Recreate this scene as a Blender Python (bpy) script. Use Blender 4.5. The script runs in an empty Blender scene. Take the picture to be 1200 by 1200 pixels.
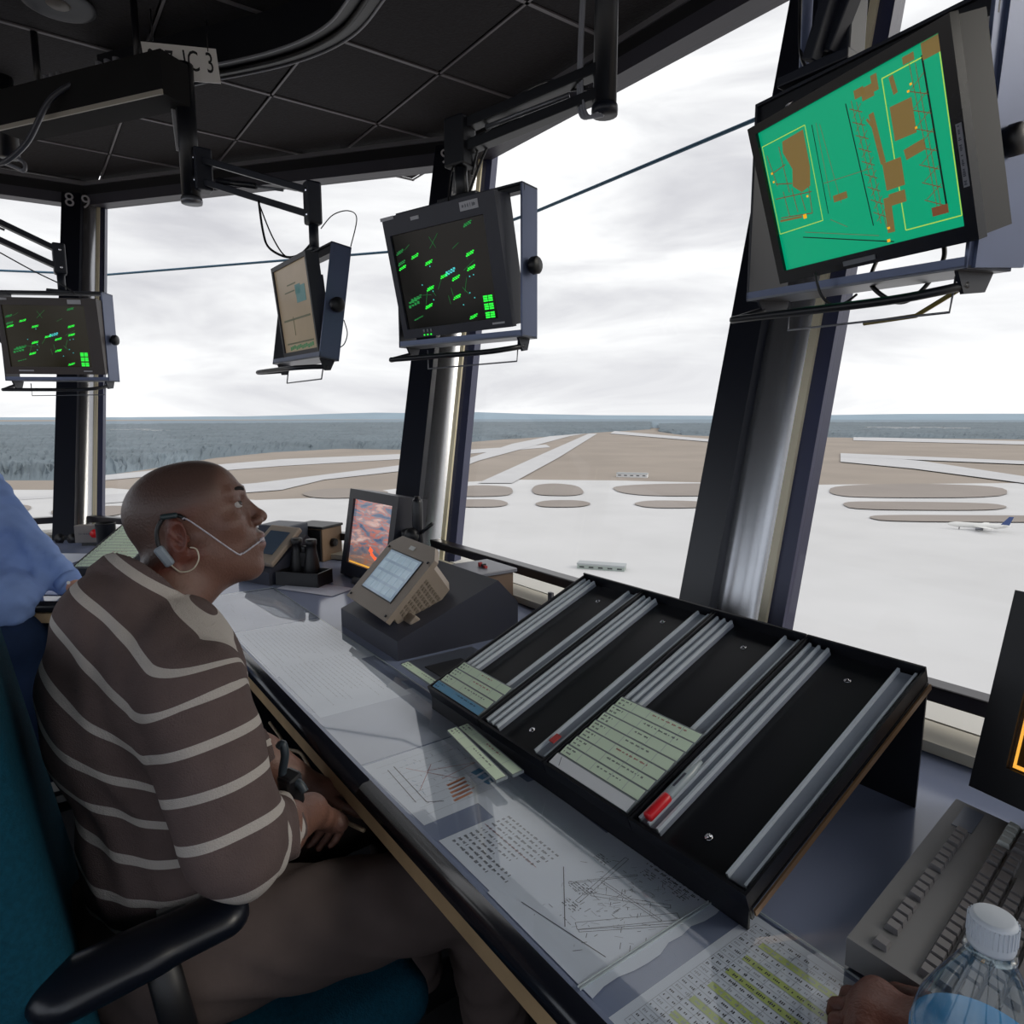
import bpy, bmesh, math, random
import numpy as np
from mathutils import Vector, Matrix, Euler
random.seed(7)
S = bpy.context.scene
COL = S.collection
# ---------------------------------------------------------------- camera, sky, sun, exposure
YAW, PIT, FPX, CAMZ = math.radians(54), math.radians(8.05), 790.0, 1.41
fh = Vector((-math.sin(YAW), math.cos(YAW), 0)); rt = Vector((fh.y, -fh.x, 0))
fw = fh*math.cos(PIT) + Vector((0, 0, -math.sin(PIT))); up = rt.cross(fw)
cd = bpy.data.cameras.new('camera'); cam = bpy.data.objects.new('camera', cd); COL.objects.link(cam)
cam.matrix_world = Matrix(((rt.x, up.x, -fw.x, 0), (rt.y, up.y, -fw.y, 0), (rt.z, up.z, -fw.z, CAMZ), (0, 0, 0, 1)))
cd.sensor_width = 36; cd.lens = 36*FPX/1200; cd.clip_start = .02; cd.clip_end = 60000
S.camera = cam
S.view_settings.view_transform = 'Standard'; S.view_settings.look = 'None'
S.view_settings.gamma = 1; S.view_settings.use_curve_mapping = False
S.view_settings.exposure = 0.75
w = bpy.data.worlds.new('overcast_sky'); S.world = w; w.use_nodes = True
nt = w.node_tree; nt.nodes.clear()
def N(nt, t, **k):
    n = nt.nodes.new(t)
    for a, b in k.items():
        if a in n.inputs: n.inputs[a].default_value = b
        else: setattr(n, a, b)
    return n
tc = N(nt, 'ShaderNodeTexCoord'); mp = N(nt, 'ShaderNodeMapping'); mp.inputs['Scale'].default_value = (1.6, 1.6, 7.0)
nz = N(nt, 'ShaderNodeTexNoise', Scale=1.7, Detail=7, Roughness=.55, Distortion=.5)
rp = N(nt, 'ShaderNodeValToRGB')
rp.color_ramp.elements[0].position = .30; rp.color_ramp.elements[0].color = (.62, .62, .65, 1)
rp.color_ramp.elements[1].position = .62; rp.color_ramp.elements[1].color = (1.0, 1.0, 1.0, 1)
bg = N(nt, 'ShaderNodeBackground', Strength=1.0); wo = N(nt, 'ShaderNodeOutputWorld')
for a, b in ((tc.outputs['Generated'], mp.inputs['Vector']), (mp.outputs[0], nz.inputs['Vector']), (nz.outputs['Fac'], rp.inputs[0]),
             (rp.outputs[0], bg.inputs['Color']), (bg.outputs[0], wo.inputs[0])): nt.links.new(a, b)
sd = bpy.data.lights.new('veiled_sun', 'SUN'); sd.energy = 1.0; sd.angle = math.radians(25); sd.color = (1, .93, .80)
so = bpy.data.objects.new('veiled_sun', sd); COL.objects.link(so)
so.rotation_euler = Vector((.75, .70, .62)).to_track_quat('Z', 'Y').to_euler()

# ---------------------------------------------------------------- measuring helpers (pixel of the photo -> point on a real plane)
def ray(px, py): return fw + rt*((px-600)/FPX) - up*((py-600)/FPX)
CC = Vector((0, 0, CAMZ))
def onz(px, py, z): d = ray(px, py); return CC + d*((z-CAMZ)/d.z)
def ony(px, py, Y, k=0, z0=0):       # plane Y = Y + k (z - z0)
    d = ray(px, py); t = (Y + k*(CAMZ-z0))/(d.y - k*d.z); return CC + d*t
def dep(px, py, D): return CC + ray(px, py)*D

# ---------------------------------------------------------------- materials
def lin(c): return tuple(((v/255)/12.92 if v/255 <= .04045 else ((v/255+.055)/1.055)**2.4) for v in c)+(1,)
MC = {}
def mat(name, c=(128,128,128), rough=.5, metal=0., vary=0., vs=8., bump=0., bs=60., emit=0., spec=.5, stretch=(1,1,1), coat=0.):
    if name in MC: return MC[name]
    m = bpy.data.materials.new(name); m.use_nodes = True; t = m.node_tree; b = t.nodes['Principled BSDF']
    b.inputs['Base Color'].default_value = lin(c); b.inputs['Roughness'].default_value = rough; b.inputs['Metallic'].default_value = metal
    b.inputs['Specular IOR Level'].default_value = spec; b.inputs['Coat Weight'].default_value = coat
    if emit: b.inputs['Emission Color'].default_value = lin(c); b.inputs['Emission Strength'].default_value = emit
    tc = N(t, 'ShaderNodeTexCoord'); mpn = N(t, 'ShaderNodeMapping'); mpn.inputs['Scale'].default_value = stretch
    t.links.new(tc.outputs['Object'], mpn.inputs['Vector'])
    nz = N(t, 'ShaderNodeTexNoise', Scale=vs, Detail=4)
    t.links.new(mpn.outputs[0], nz.inputs['Vector'])
    if vary:
        mx = N(t, 'ShaderNodeMix', data_type='RGBA')
        mx.inputs['A'].default_value = lin([max(0, v*(1-vary)) for v in c]); mx.inputs['B'].default_value = lin([min(255, v*(1+vary)) for v in c])
        t.links.new(nz.outputs['Fac'], mx.inputs['Factor']); t.links.new(mx.outputs['Result'], b.inputs['Base Color'])
        if emit: t.links.new(mx.outputs['Result'], b.inputs['Emission Color'])
    else:
        mr = N(t, 'ShaderNodeMapRange'); mr.inputs['To Min'].default_value = max(.02, rough-.06); mr.inputs['To Max'].default_value = min(1, rough+.06)
        t.links.new(nz.outputs['Fac'], mr.inputs['Value']); t.links.new(mr.outputs[0], b.inputs['Roughness'])
    if bump:
        n2 = N(t, 'ShaderNodeTexNoise', Scale=bs, Detail=3); t.links.new(tc.outputs['Object'], n2.inputs['Vector'])
        bp = N(t, 'ShaderNodeBump', Strength=bump, Distance=.004); t.links.new(n2.outputs['Fac'], bp.inputs['Height']); t.links.new(bp.outputs[0], b.inputs['Normal'])
    MC[name] = m; return m
def glassy(name, tint=(1,1,1), refl=1.0, rough=.0, ior=1.5, bright=0):
    if name in MC: return MC[name]
    m = bpy.data.materials.new(name); m.use_nodes = True; t = m.node_tree; t.nodes.clear()
    tr = N(t, 'ShaderNodeBsdfTransparent'); tr.inputs[0].default_value = (*tint, 1)
    gl = N(t, 'ShaderNodeBsdfGlossy', Roughness=rough); fr = N(t, 'ShaderNodeFresnel', IOR=ior)
    mu = N(t, 'ShaderNodeMath', operation='MULTIPLY'); mu.inputs[1].default_value = refl
    ge = N(t, 'ShaderNodeNewGeometry'); io = N(t, 'ShaderNodeMapRange'); io.inputs['To Min'].default_value = ior; io.inputs['To Max'].default_value = 1/ior
    t.links.new(ge.outputs['Backfacing'], io.inputs['Value']); t.links.new(io.outputs[0], fr.inputs['IOR'])
    mx = N(t, 'ShaderNodeMixShader'); o = N(t, 'ShaderNodeOutputMaterial')
    t.links.new(fr.outputs[0], mu.inputs[0]); t.links.new(mu.outputs[0], mx.inputs[0]); t.links.new(tr.outputs[0], mx.inputs[1])
    t.links.new(gl.outputs[0], mx.inputs[2]); t.links.new(mx.outputs[0], o.inputs[0])
    MC[name] = m; return m
BLK = mat('black_metal', (20,22,29), .38, vary=.15)
NAVY = mat('navy_black_steel', (26,30,42), .42, vary=.12, vs=5)
BLKP = mat('black_plastic', (18,18,22), .45, vary=.2)
STEEL = mat('blue_grey_steel', (92,102,130), .35, .3, vary=.1)
GREYM = mat('grey_metal', (120,122,128), .35, .6, vary=.1)
CHROME = mat('chrome', (200,200,205), .15, 1.)
WHT = mat('white_paint', (225,225,222), .5, vary=.03)
BLUEL = mat('blue_green_cable', (70,112,142), .5)

# ---------------------------------------------------------------- geometry helpers
WM = {}
def wm(o): return WM.get(o.name, Matrix())
def thing(name, label, cat, loc=(0,0,0), rot=(0,0,0), group=None, M=None, kind=None):
    o = bpy.data.objects.new(name, None); COL.objects.link(o)
    M = M or (Matrix.Translation(Vector(loc)) @ Euler(rot).to_matrix().to_4x4())
    o.matrix_world = M; o.empty_display_size = .05; WM[o.name] = M
    tag(o, label, cat, group, kind); return o
def tag(o, label=None, cat=None, group=None, kind=None):
    if label: o['label'] = label
    if cat: o['category'] = cat
    if group: o['group'] = group
    if kind: o['kind'] = kind
    return o
def mob(name, V, Fc, m, parent=None, smooth=False, world=False, mi=None, kind=None, label=None):
    """one mesh object; V in the parent's frame unless world=True"""
    me = bpy.data.meshes.new(name); V = [Vector(v) for v in V]
    if parent is not None and world:
        iv = wm(parent).inverted(); V = [iv @ v for v in V]
    me.from_pydata([tuple(v) for v in V], [], [tuple(f) for f in Fc])
    for x in (m if isinstance(m, (list, tuple)) else [m]): me.materials.append(x)
    if mi: me.polygons.foreach_set('material_index', mi)
    if smooth: me.polygons.foreach_set('use_smooth', [True]*len(me.polygons))
    bm = bmesh.new(); bm.from_mesh(me)
    if not mi: bmesh.ops.recalc_face_normals(bm, faces=bm.faces)
    bm.to_mesh(me); bm.free()
    o = bpy.data.objects.new(name, me); COL.objects.link(o)
    if parent is not None: o.parent = parent; WM[o.name] = wm(parent)
    else: WM[o.name] = Matrix()
    if kind: o['kind'] = kind
    if label: o['label'] = label
    return o
class MB:
    def __init__(s): s.V = []; s.F = []; s.M = []; s.k = 0
    def add(s, V, Fc):
        b = len(s.V); s.V += [Vector(v) for v in V]; s.F += [[i+b for i in f] for f in Fc]; s.M += [s.k]*len(Fc); return s
    def box(s, c, d, M=None, bev=0.):
        bm = bmesh.new(); bmesh.ops.create_cube(bm, size=1)
        for v in bm.verts: v.co = Vector((v.co.x*d[0], v.co.y*d[1], v.co.z*d[2]))
        if bev: bmesh.ops.bevel(bm, geom=bm.edges[:], offset=bev, segments=2, affect='EDGES', profile=.5)
        bm.verts.ensure_lookup_table()
        T = Matrix.Translation(Vector(c)) @ (M.to_4x4() if M else Matrix())
        s.add([T @ v.co for v in bm.verts], [[v.index for v in f.verts] for f in bm.faces]); bm.free(); return s
    def tube(s, pts, r, n=8, cyc=False, cap=True):
        pts = [Vector(p) for p in pts]; L = len(pts); rs = r if isinstance(r, (list, tuple)) else [r]*L
        V = []; Fc = []; prev = None
        for i, p in enumerate(pts):
            a = pts[(i-1) % L] if (i or cyc) else p; b = pts[(i+1) % L] if (i < L-1 or cyc) else p
            t = (b-a).normalized()
            if prev is None:
                q = Vector((0,0,1)) if abs(t.z) < .9 else Vector((1,0,0)); x = t.cross(q).normalized()
            else: x = (prev - t*prev.dot(t)).normalized()
            prev = x; y = t.cross(x)
            for k in range(n):
                an = 2*math.pi*k/n; V.append(p + (x*math.cos(an)+y*math.sin(an))*rs[i])
        for i in range(L if cyc else L-1):
            for k in range(n):
                a = i*n+k; b = i*n+(k+1) % n; j = ((i+1) % L)*n; Fc.append([a, b, j+(k+1) % n, j+k])
        if cap and not cyc: Fc.append(list(range(n))[::-1]); Fc.append([(L-1)*n+k for k in range(n)])
        return s.add(V, Fc)
    def bar(s, a, b, w, h, upv=(0,0,1), bev=0.):
        a, b = Vector(a), Vector(b); d = b-a; x = d.normalized(); z = Vector(upv); y = z.cross(x).normalized(); z = x.cross(y)
        M = Matrix((x, y, z)).transposed(); return s.box((a+b)/2, (d.length, w, h), M, bev)
    def lathe(s, prof, n=24, M=None):
        V = []; Fc = []
        for r, z in prof:
            for k in range(n): V.append(Vector((r*math.cos(2*math.pi*k/n), r*math.sin(2*math.pi*k/n), z)))
        for i in range(len(prof)-1):
            for k in range(n): Fc.append([i*n+k, i*n+(k+1) % n, (i+1)*n+(k+1) % n, (i+1)*n+k])
        if prof[0][0] > 1e-5: Fc.append(list(range(n))[::-1])
        if prof[-1][0] > 1e-5: Fc.append([(len(prof)-1)*n+k for k in range(n)])
        if M: V = [M @ v for v in V]
        return s.add(V, Fc)
    def prism(s, poly, ext, M=None):       # poly of 3-D points, ext vector
        n = len(poly); V = [Vector(p) for p in poly]+[Vector(p)+Vector(ext) for p in poly]
        Fc = [list(range(n))[::-1], [n+i for i in range(n)]]+[[i, (i+1) % n, n+(i+1) % n, n+i] for i in range(n)]
        if M: V = [M @ v for v in V]
        return s.add(V, Fc)
    def quad(s, a, b, c, d): return s.add([a, b, c, d], [[0,1,2,3]])
    def ob(s, name, m, parent=None, smooth=False, world=False, kind=None, label=None):
        return mob(name, s.V, s.F, m, parent, smooth, world, s.M if isinstance(m, (list, tuple)) and len(m) > 1 else None, kind, label)
def box(name, c, d, m, parent=None, M=None, bev=0., world=False, **k): return MB().box(c, d, M, bev).ob(name, m, parent, world=world, **k)
def spline(pts, n=8, cyc=False):
    P = [Vector(p) for p in pts]; L = len(P); out = []
    for i in range(L if cyc else L-1):
        p0 = P[(i-1) % L] if (i or cyc) else P[0]; p1 = P[i]; p2 = P[(i+1) % L]; p3 = P[(i+2) % L] if (i < L-2 or cyc) else P[-1]
        for k in range(n):
            t = k/n; out.append(.5*((2*p1)+(p2-p0)*t+(2*p0-5*p1+4*p2-p3)*t*t+(3*p1-p0-3*p2+p3)*t**3))
    if not cyc: out.append(P[-1])
    return out
def text(name, s, size, M, m, parent=None, depth=.001, sx=1., world=True):
    cu = bpy.data.curves.new('t', 'FONT'); cu.body = s; cu.size = size; cu.extrude = depth; cu.align_x = 'CENTER'; cu.align_y = 'CENTER'; cu.resolution_u = 3
    o = bpy.data.objects.new('t', cu); COL.objects.link(o)
    me = bpy.data.meshes.new_from_object(o); bpy.data.objects.remove(o)
    V = [M @ Vector((v.co.x*sx, v.co.y, v.co.z)) for v in me.vertices]; Fc = [list(p.vertices) for p in me.polygons]
    return mob(name, V, Fc, m, parent, world=world)
def frame3(o, x, y, z=None):
    x = Vector(x).normalized(); y = Vector(y); y = (y-x*y.dot(x)).normalized(); z = x.cross(y)
    M = Matrix((x, y, z)).transposed().to_4x4(); M.translation = Vector(o); return M
def copy_tree(o, M, label=None, parent=None):
    c = o.copy(); COL.objects.link(c)
    if parent is None: c.matrix_world = M
    else: c.parent = parent
    WM[c.name] = M
    if label: c['label'] = label
    for ch in [q for q in bpy.data.objects if q.parent == o]: copy_tree(ch, M, None, c)
    return c

# ---------------------------------------------------------------- signed-distance modelling for bodies and cushions
def ell(P, c, r, R=None):
    p = P-np.array(c, np.float32)
    if R is not None: p = p @ np.array(R, np.float32)
    r = np.array(r, np.float32); a = np.linalg.norm(p/r, axis=1); b = np.linalg.norm(p/(r*r), axis=1)+1e-9
    return a*(a-1)/b
def cone(P, a, b, ra, rb):
    a = np.array(a, np.float32); b = np.array(b, np.float32); d = b-a; q = P-a
    t = np.clip(q @ d/(d @ d), 0, 1); return np.linalg.norm(q-t[:, None]*d, axis=1)-(ra+(rb-ra)*t)
def rbox(P, c, h, r, R=None):
    p = P-np.array(c, np.float32)
    if R is not None: p = p @ np.array(R, np.float32)
    q = np.abs(p)-(np.array(h, np.float32)-r)
    return np.linalg.norm(np.maximum(q, 0), axis=1)+np.minimum(q.max(axis=1), 0)-r
def smin(a, b, k): h = np.clip(.5+.5*(b-a)/k, 0, 1); return b*(1-h)+a*h-k*h*(1-h)
def smax(a, b, k): return -smin(-a, -b, k)
def nets(f, lo, hi, h):
    ax = [np.arange(lo[i], hi[i]+h, h, dtype=np.float32) for i in range(3)]; n = [len(a) for a in ax]
    G = np.stack(np.meshgrid(*ax, indexing='ij'), -1).reshape(-1, 3)
    V = np.empty(len(G), np.float32)
    for i in range(0, len(G), 400000): V[i:i+400000] = f(G[i:i+400000])
    V = V.reshape(n); I = V < 0
    c = np.array(np.meshgrid(*[np.arange(k-1) for k in n], indexing='ij'))
    cnt = sum(I[dx:n[0]-1+dx, dy:n[1]-1+dy, dz:n[2]-1+dz].astype(np.int8) for dx in (0,1) for dy in (0,1) for dz in (0,1))
    act = (cnt > 0) & (cnt < 8); idx = np.full(act.shape, -1, np.int64); ids = np.argwhere(act); idx[act] = np.arange(len(ids))
    acc = np.zeros((len(ids), 3)); num = np.zeros(len(ids))
    for a in range(3):
        for u in (0,1):
            for v in (0,1):
                o = [0,0,0]; o[(a+1) % 3] = u; o[(a+2) % 3] = v; o2 = list(o); o2[a] = 1
                A = V[ids[:,0]+o[0], ids[:,1]+o[1], ids[:,2]+o[2]]; B = V[ids[:,0]+o2[0], ids[:,1]+o2[1], ids[:,2]+o2[2]]
                s = (A < 0) != (B < 0); t = np.where(s, A/np.where(s, A-B, 1), 0)
                p = np.tile(np.array(o, float), (len(ids), 1)); p[:, a] += t; acc += p*s[:, None]; num += s
    P = (ids+acc/num[:, None])*h+np.array(lo)
    Q = []
    for a in range(3):
        b, c_ = (a+1) % 3, (a+2) % 3
        sl = [slice(None)]*3; s1 = list(sl); s1[a] = slice(0, n[a]-1); s2 = list(sl); s2[a] = slice(1, n[a])
        A = I[tuple(s1)]; B = I[tuple(s2)]; e = np.argwhere(A != B)
        e = e[(e[:, b] > 0) & (e[:, c_] > 0) & (e[:, b] < n[b]-1) & (e[:, c_] < n[c_]-1)]
        def g(db, dc): q = e.copy(); q[:, b] -= db; q[:, c_] -= dc; return idx[q[:,0], q[:,1], q[:,2]]
        q = np.stack([g(1,1), g(0,1), g(0,0), g(1,0)], 1); fl = A[tuple(e.T)]
        q[~fl] = q[~fl][:, ::-1]; Q.append(q)
    return P, np.concatenate(Q)
def npmesh(name, P, Q, m, parent=None, attrs=None, world=True, M=None):
    if M is not None: P = P @ np.array(M.to_3x3()).T+np.array(M.translation)
    if parent is not None and world:
        iv = wm(parent).inverted(); P = P @ np.array(iv.to_3x3()).T+np.array(iv.translation)
    me = bpy.data.meshes.new(name); me.vertices.add(len(P)); me.vertices.foreach_set('co', P.astype(np.float32).ravel())
    me.loops.add(len(Q)*4); me.loops.foreach_set('vertex_index', Q.astype(np.int32).ravel())
    me.polygons.add(len(Q)); me.polygons.foreach_set('loop_start', np.arange(0, len(Q)*4, 4, dtype=np.int32)); me.polygons.foreach_set('loop_total', np.full(len(Q), 4, np.int32))
    me.update(calc_edges=True); me.polygons.foreach_set('use_smooth', np.ones(len(Q), bool))
    for k, v in (attrs or {}).items():
        at = me.attributes.new(k, 'FLOAT', 'POINT'); at.data.foreach_set('value', v.astype(np.float32))
    me.materials.append(m); me.validate(); o = bpy.data.objects.new(name, me); COL.objects.link(o)
    if parent is not None: o.parent = parent; WM[o.name] = wm(parent)
    return o
def joinm(A, B): return np.concatenate([A[0], B[0]]), np.concatenate([A[1], B[1]+len(A[0])])
# ================================================================ OUTSIDE: airfield far below
GZ = -50.0
def G(px, py, dz=0.): return onz(px, py, GZ+dz)
apronM = mat('apron_concrete', (200,200,201), .9, vary=.07, vs=.02)
grassM = mat('winter_grass', (150,140,130), 1., vary=.12, vs=.01)
grass2 = mat('dry_grass_islands', (146,138,132), 1., vary=.08, vs=.02)
taxiM = mat('taxiway_concrete', (192,192,194), .9, vary=.04, vs=.03)
forestM = mat('hazy_forest', (100,112,120), 1., vary=.20, vs=.012, stretch=(1,1,1))  # bluish grey carries the air haze in the tree colour
hillM = mat('haze_blue_hills', (142,162,176), 1., vary=.05, vs=.002)  # distance haze is put into the ridge colour
fieldM = mat('hazy_far_land', (122,138,150), 1., vary=.12, vs=.0015)  # land tone already mixed with haze
g = thing('ground', 'wide flat airfield of brown grass and pale concrete far below the windows', None, (0,0,GZ), kind='structure'); del g['label']
mob('grass_field', [(-30000,-30000,GZ),(30000,-30000,GZ),(30000,30000,GZ),(-30000,30000,GZ)], [[0,1,2,3]], grassM, g, world=True)
def gpoly(name, pts, m, dz, par=g, kind=None):
    P = [G(*p, dz) for p in pts]; return mob(name, P, [list(range(len(P)))], m, par, world=True)
# apron polygon : everything nearer than the grass line
gpoly('apron', [(-400,576),(0,574),(60,574),(130,572),(300,586),(380,583),(470,572),(520,566),(600,562),(720,563),(850,566),(960,568),(1200,566),(1600,566),(1900,900),(900,1500),(300,1500),(-400,1100)], apronM, .15)
for tz, pts in enumerate([[(-50,590),(70,583),(70,580),(-50,586)],
            [(120,557),(200,549),(330,538),(470,532),(640,521),(645,524),(470,538),(330,546),(200,556),(120,563)],
            [(120,580),(300,566),(470,545),(470,552),(380,562),(330,574),(120,590)],
            [(525,545),(600,520),(660,508),(700,503),(712,504),(668,511),(612,526),(560,540),(530,552)],
            [(560,566),(640,530),(690,508),(700,508),(655,536),(600,566)],
            [(1000,512),(1200,517),(1600,517),(1600,521),(1200,521),(1000,516)],
            [(985,532),(1080,540),(1200,558),(1400,590),(1400,598),(1200,566),(1070,549),(985,541)],
            [(985,531),(1200,540),(1600,552),(1600,556),(1200,544),(985,535)],
            [(720,505),(860,517),(860,520),(715,508)]]):
    gpoly('taxiway', pts, taxiM, .3+.12*tz)
for pts in [[(525,577),(535,571),(560,568),(598,570),(602,576),(595,581),(540,582)],
            [(524,589),(540,585),(585,585),(598,590),(585,594),(535,594)],
            [(622,574),(628,568),(650,566),(678,569),(686,578),(670,581),(628,580)],
            [(625,590),(640,586),(680,586),(695,590),(680,594),(635,594)],
            [(715,570),(760,567),(850,566),(852,581),(760,581),(725,577)],
            [(739,590),(760,586),(820,587),(838,591),(820,595),(760,595)],
            [(975,569),(1070,566),(1180,570),(1180,583),(1000,583),(970,578)],
            [(985,590),(1000,587),(1160,589),(1185,594),(1160,598),(1000,597)],
            [(1015,606),(1030,603),(1200,604),(1300,605),(1300,612),(1040,611)],
            [(60,596),(130,592),(170,594),(130,606),(60,604)],
            [(350,578),(380,572),(440,573),(460,577),(430,583),(370,584)],
            [(-100,596),(0,590),(40,592),(30,600),(-100,606)]]:
    q = [Vector((a, b)) for a, b in pts]
    for _ in range(2): q = [v for i in range(len(q)) for v in (q[i]*.78+q[(i+1)%len(q)]*.22, q[i]*.22+q[(i+1)%len(q)]*.78)]
    gpoly('grass_island', [tuple(v) for v in q], grass2, .7)
# hazy farmland and wooded band toward the horizon
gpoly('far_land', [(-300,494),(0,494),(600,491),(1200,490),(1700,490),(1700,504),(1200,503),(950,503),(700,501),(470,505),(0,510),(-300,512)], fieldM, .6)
def forest(edge, top, h, seed):
    rnd = random.Random(seed); V = []; Fc = []; n = len(edge); rows = 26
    for i in range(n-1):
        pass
    xs = np.arange(edge[0][0], edge[-1][0], 3.0)
    eb = np.interp(xs, [p[0] for p in edge], [p[1] for p in edge]); et = np.interp(xs, [p[0] for p in top], [p[1] for p in top])
    for j in range(rows+1):
        t = j/rows
        for i, x in enumerate(xs):
            y = eb[i]+(et[i]-eb[i])*t; hh = 0 if j == 0 else h*((.25+.3*rnd.random()) if j == 1 else (.55+.3*rnd.random()) if j == 2 else 1)*(.8+.32*rnd.random())
            p = G(float(x)+rnd.uniform(-1.3,1.3), float(y)+(rnd.uniform(-.4,.4)*abs(eb[i]-et[i])/rows if 0 < j < rows else 0)); V.append((p.x, p.y, GZ+hh))
    W = len(xs)
    for j in range(rows):
        for i in range(W-1): a = j*W+i; Fc.append([a, a+1, a+W+1, a+W])
    return V, Fc
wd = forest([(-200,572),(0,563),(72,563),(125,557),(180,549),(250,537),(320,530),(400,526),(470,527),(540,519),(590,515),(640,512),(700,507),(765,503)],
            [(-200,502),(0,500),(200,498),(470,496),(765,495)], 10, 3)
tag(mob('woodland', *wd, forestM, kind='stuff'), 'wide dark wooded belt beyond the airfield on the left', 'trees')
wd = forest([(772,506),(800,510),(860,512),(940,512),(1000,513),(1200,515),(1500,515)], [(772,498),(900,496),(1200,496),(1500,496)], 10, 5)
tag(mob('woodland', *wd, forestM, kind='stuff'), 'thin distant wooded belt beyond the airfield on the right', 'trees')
def hills(pxs, D, m, label):
    V = []; Fc = []
    for i, (x, y) in enumerate(pxs):
        r = ray(x, 488); t = D/math.hypot(r.x, r.y); b = Vector((r.x*t, r.y*t, GZ)); rr = ray(x, y); t2 = D/math.hypot(rr.x, rr.y)
        zt = CAMZ+rr.z*t2; n = Vector((r.x, r.y, 0)).normalized()*900
        V += [b-n, Vector((b.x, b.y, zt)), b+n]
    for i in range(len(pxs)-1): a = i*3; Fc += [[a, a+3, a+4, a+1], [a+1, a+4, a+5, a+2]]
    tag(mob('hill_range', V, Fc, m, smooth=True), label, 'hills')
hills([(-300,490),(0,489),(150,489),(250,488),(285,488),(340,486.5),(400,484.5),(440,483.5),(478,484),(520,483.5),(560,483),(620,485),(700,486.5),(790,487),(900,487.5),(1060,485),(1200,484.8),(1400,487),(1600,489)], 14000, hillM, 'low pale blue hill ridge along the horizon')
# far buildings
bw = mat('pale_building_wall', (216,218,220), .8, vary=.05, vs=.1); br = mat('grey_building_roof', (165,170,172), .8, vary=.05, vs=.1)
def bld(px, py, wd_, dp, h, lab, grp=None, m=None, rot=36):
    p = G(px, py); o = thing('building', lab, 'building', p, (0,0,math.radians(rot)), grp)
    box('wall', (0,0,h/2), (wd_,dp,h), m or bw, o); box('roof', (0,0,h+.25), (wd_*1.02,dp*1.02,.5), br, o)
    for k in range(5): box('window', (wd_*(-.4+.2*k),-dp/2-.05,h*.55), (wd_*.1,.1,h*.25), BLK, o)
    return o
for i, (px, py, a) in enumerate([(140,507,90),(165,506.5,60),(183,508,80)]):
    bld(px, py, a, 30, 10, ['largest and leftmost','middle','rightmost, smallest'][i]+' of three low white buildings in the left woods', 'far buildings on the left')
for i, (px, py, a) in enumerate([(1035,504,120),(1060,505,90),(1085,504,110),(1120,505,80)]):
    bld(px, py, a, 40, 12, ['leftmost','second from the left','third from the left','rightmost'][i]+' of four low white buildings on the right horizon', 'far buildings on the right')
bld(705, 667, 16, 4.5, 1.6, 'long low grey-roofed shed on the apron below the middle window', None, mat('grey_green_cladding', (150,160,155), .8, vary=.06))
bld(741, 559, 26, 9, 3, 'small pale shed on the grass beyond the taxiway islands')
# parked aircraft
def plane(px, py, L, rot, lab):
    o = thing('airplane', lab, 'airplane', G(px, py), (0,0,math.radians(rot)))
    m = MB(); m.tube([(-L/2,0,L*.10),(-L*.46,0,L*.10),(-L*.36,0,L*.10),(L*.25,0,L*.10),(L*.42,0,L*.115),(L/2,0,L*.13)], [L*.008,L*.03,L*.05,L*.05,L*.03,L*.008], 12); m.ob('fuselage', WHT, o, True)
    for s in (-1,1):
        MB().prism([(-L*.08,s*L*.03,L*.08),(L*.1,s*L*.03,L*.08),(L*.22,s*L*.45,L*.10),(L*.14,s*L*.45,L*.10)], (0,0,L*.012)).ob('wing', WHT, o)
        MB().tube([(-L*.06,s*L*.16,L*.06),(L*.06,s*L*.16,L*.06)], L*.028, 10).ob('engine', GREYM, o)
        MB().prism([(L*.36,s*L*.01,L*.12),(L*.46,s*L*.01,L*.12),(L*.5,s*L*.16,L*.13),(L*.45,s*L*.16,L*.13)], (0,0,L*.01)).ob('tailplane', WHT, o)
    MB().prism([(L*.33,-L*.006,L*.13),(L*.47,-L*.006,L*.13),(L*.53,-L*.006,L*.30),(L*.46,-L*.006,L*.30)], (0,L*.012,0)).ob('tail_fin', mat('blue_tail', (60,80,130), .5), o)
    MB().tube([(-L*.3,0,0),(-L*.3,0,L*.08)], L*.008).ob('landing_gear', BLK, o)
plane(1146, 622, 24, 25, 'small white parked jet on the apron in the right window')

# ================================================================ ROOM
CEZ = 2.85
Bp = [(-4.60,-1.45),(-4.378,.247),(-2.662,1.378),(1.30,1.49),(2.35,.35),(2.35,-1.4),(1.2,-2.9),(-1.2,-3.3),(-3.4,-2.8)]   # sill line, z .86
Tp = [(-5.30,-1.60),(-5.128,.463),(-3.121,1.995),(1.45,2.02),(2.85,.55),(2.85,-1.7),(1.5,-3.4),(-1.4,-3.9),(-4.0,-3.3)]   # head line, z 2.70
Bp[2] = (-2.60,1.455); SZ, HZ = .86, 2.70
floorM = mat('dark_carpet', (26,26,30), .95, vary=.25, vs=300, bump=.3, bs=400)
mob('floor', [(*p, 0) for p in Bp], [list(range(9))], floorM, kind='structure')
soff = mat('dark_soffit', (26,27,33), .6, vary=.1); headM = mat('grey_window_head', (70,70,80), .45, vary=.05); creamM = mat('cream_ledge', (205,198,180), .5, vary=.04)
winglass = glassy('view_dimming_glass', (.65,.655,.66), .35); rearglass = glassy('cool_fill_glass', (.86,.92,1.0), .35)  # front tint added to dim the view; rear tint blued to cool room light
wallM = mat('dark_wall_panel', (44,46,54), .7, vary=.1)
names = ['wall_left', 'wall_corner', 'wall_front', 'wall_right', 'wall_far_right', 'wall_rear_right', 'wall_rear', 'wall_rear_left', 'wall_left_rear']
def lerp(a, b, t): return Vector(a)*(1-t)+Vector(b)*t
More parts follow.
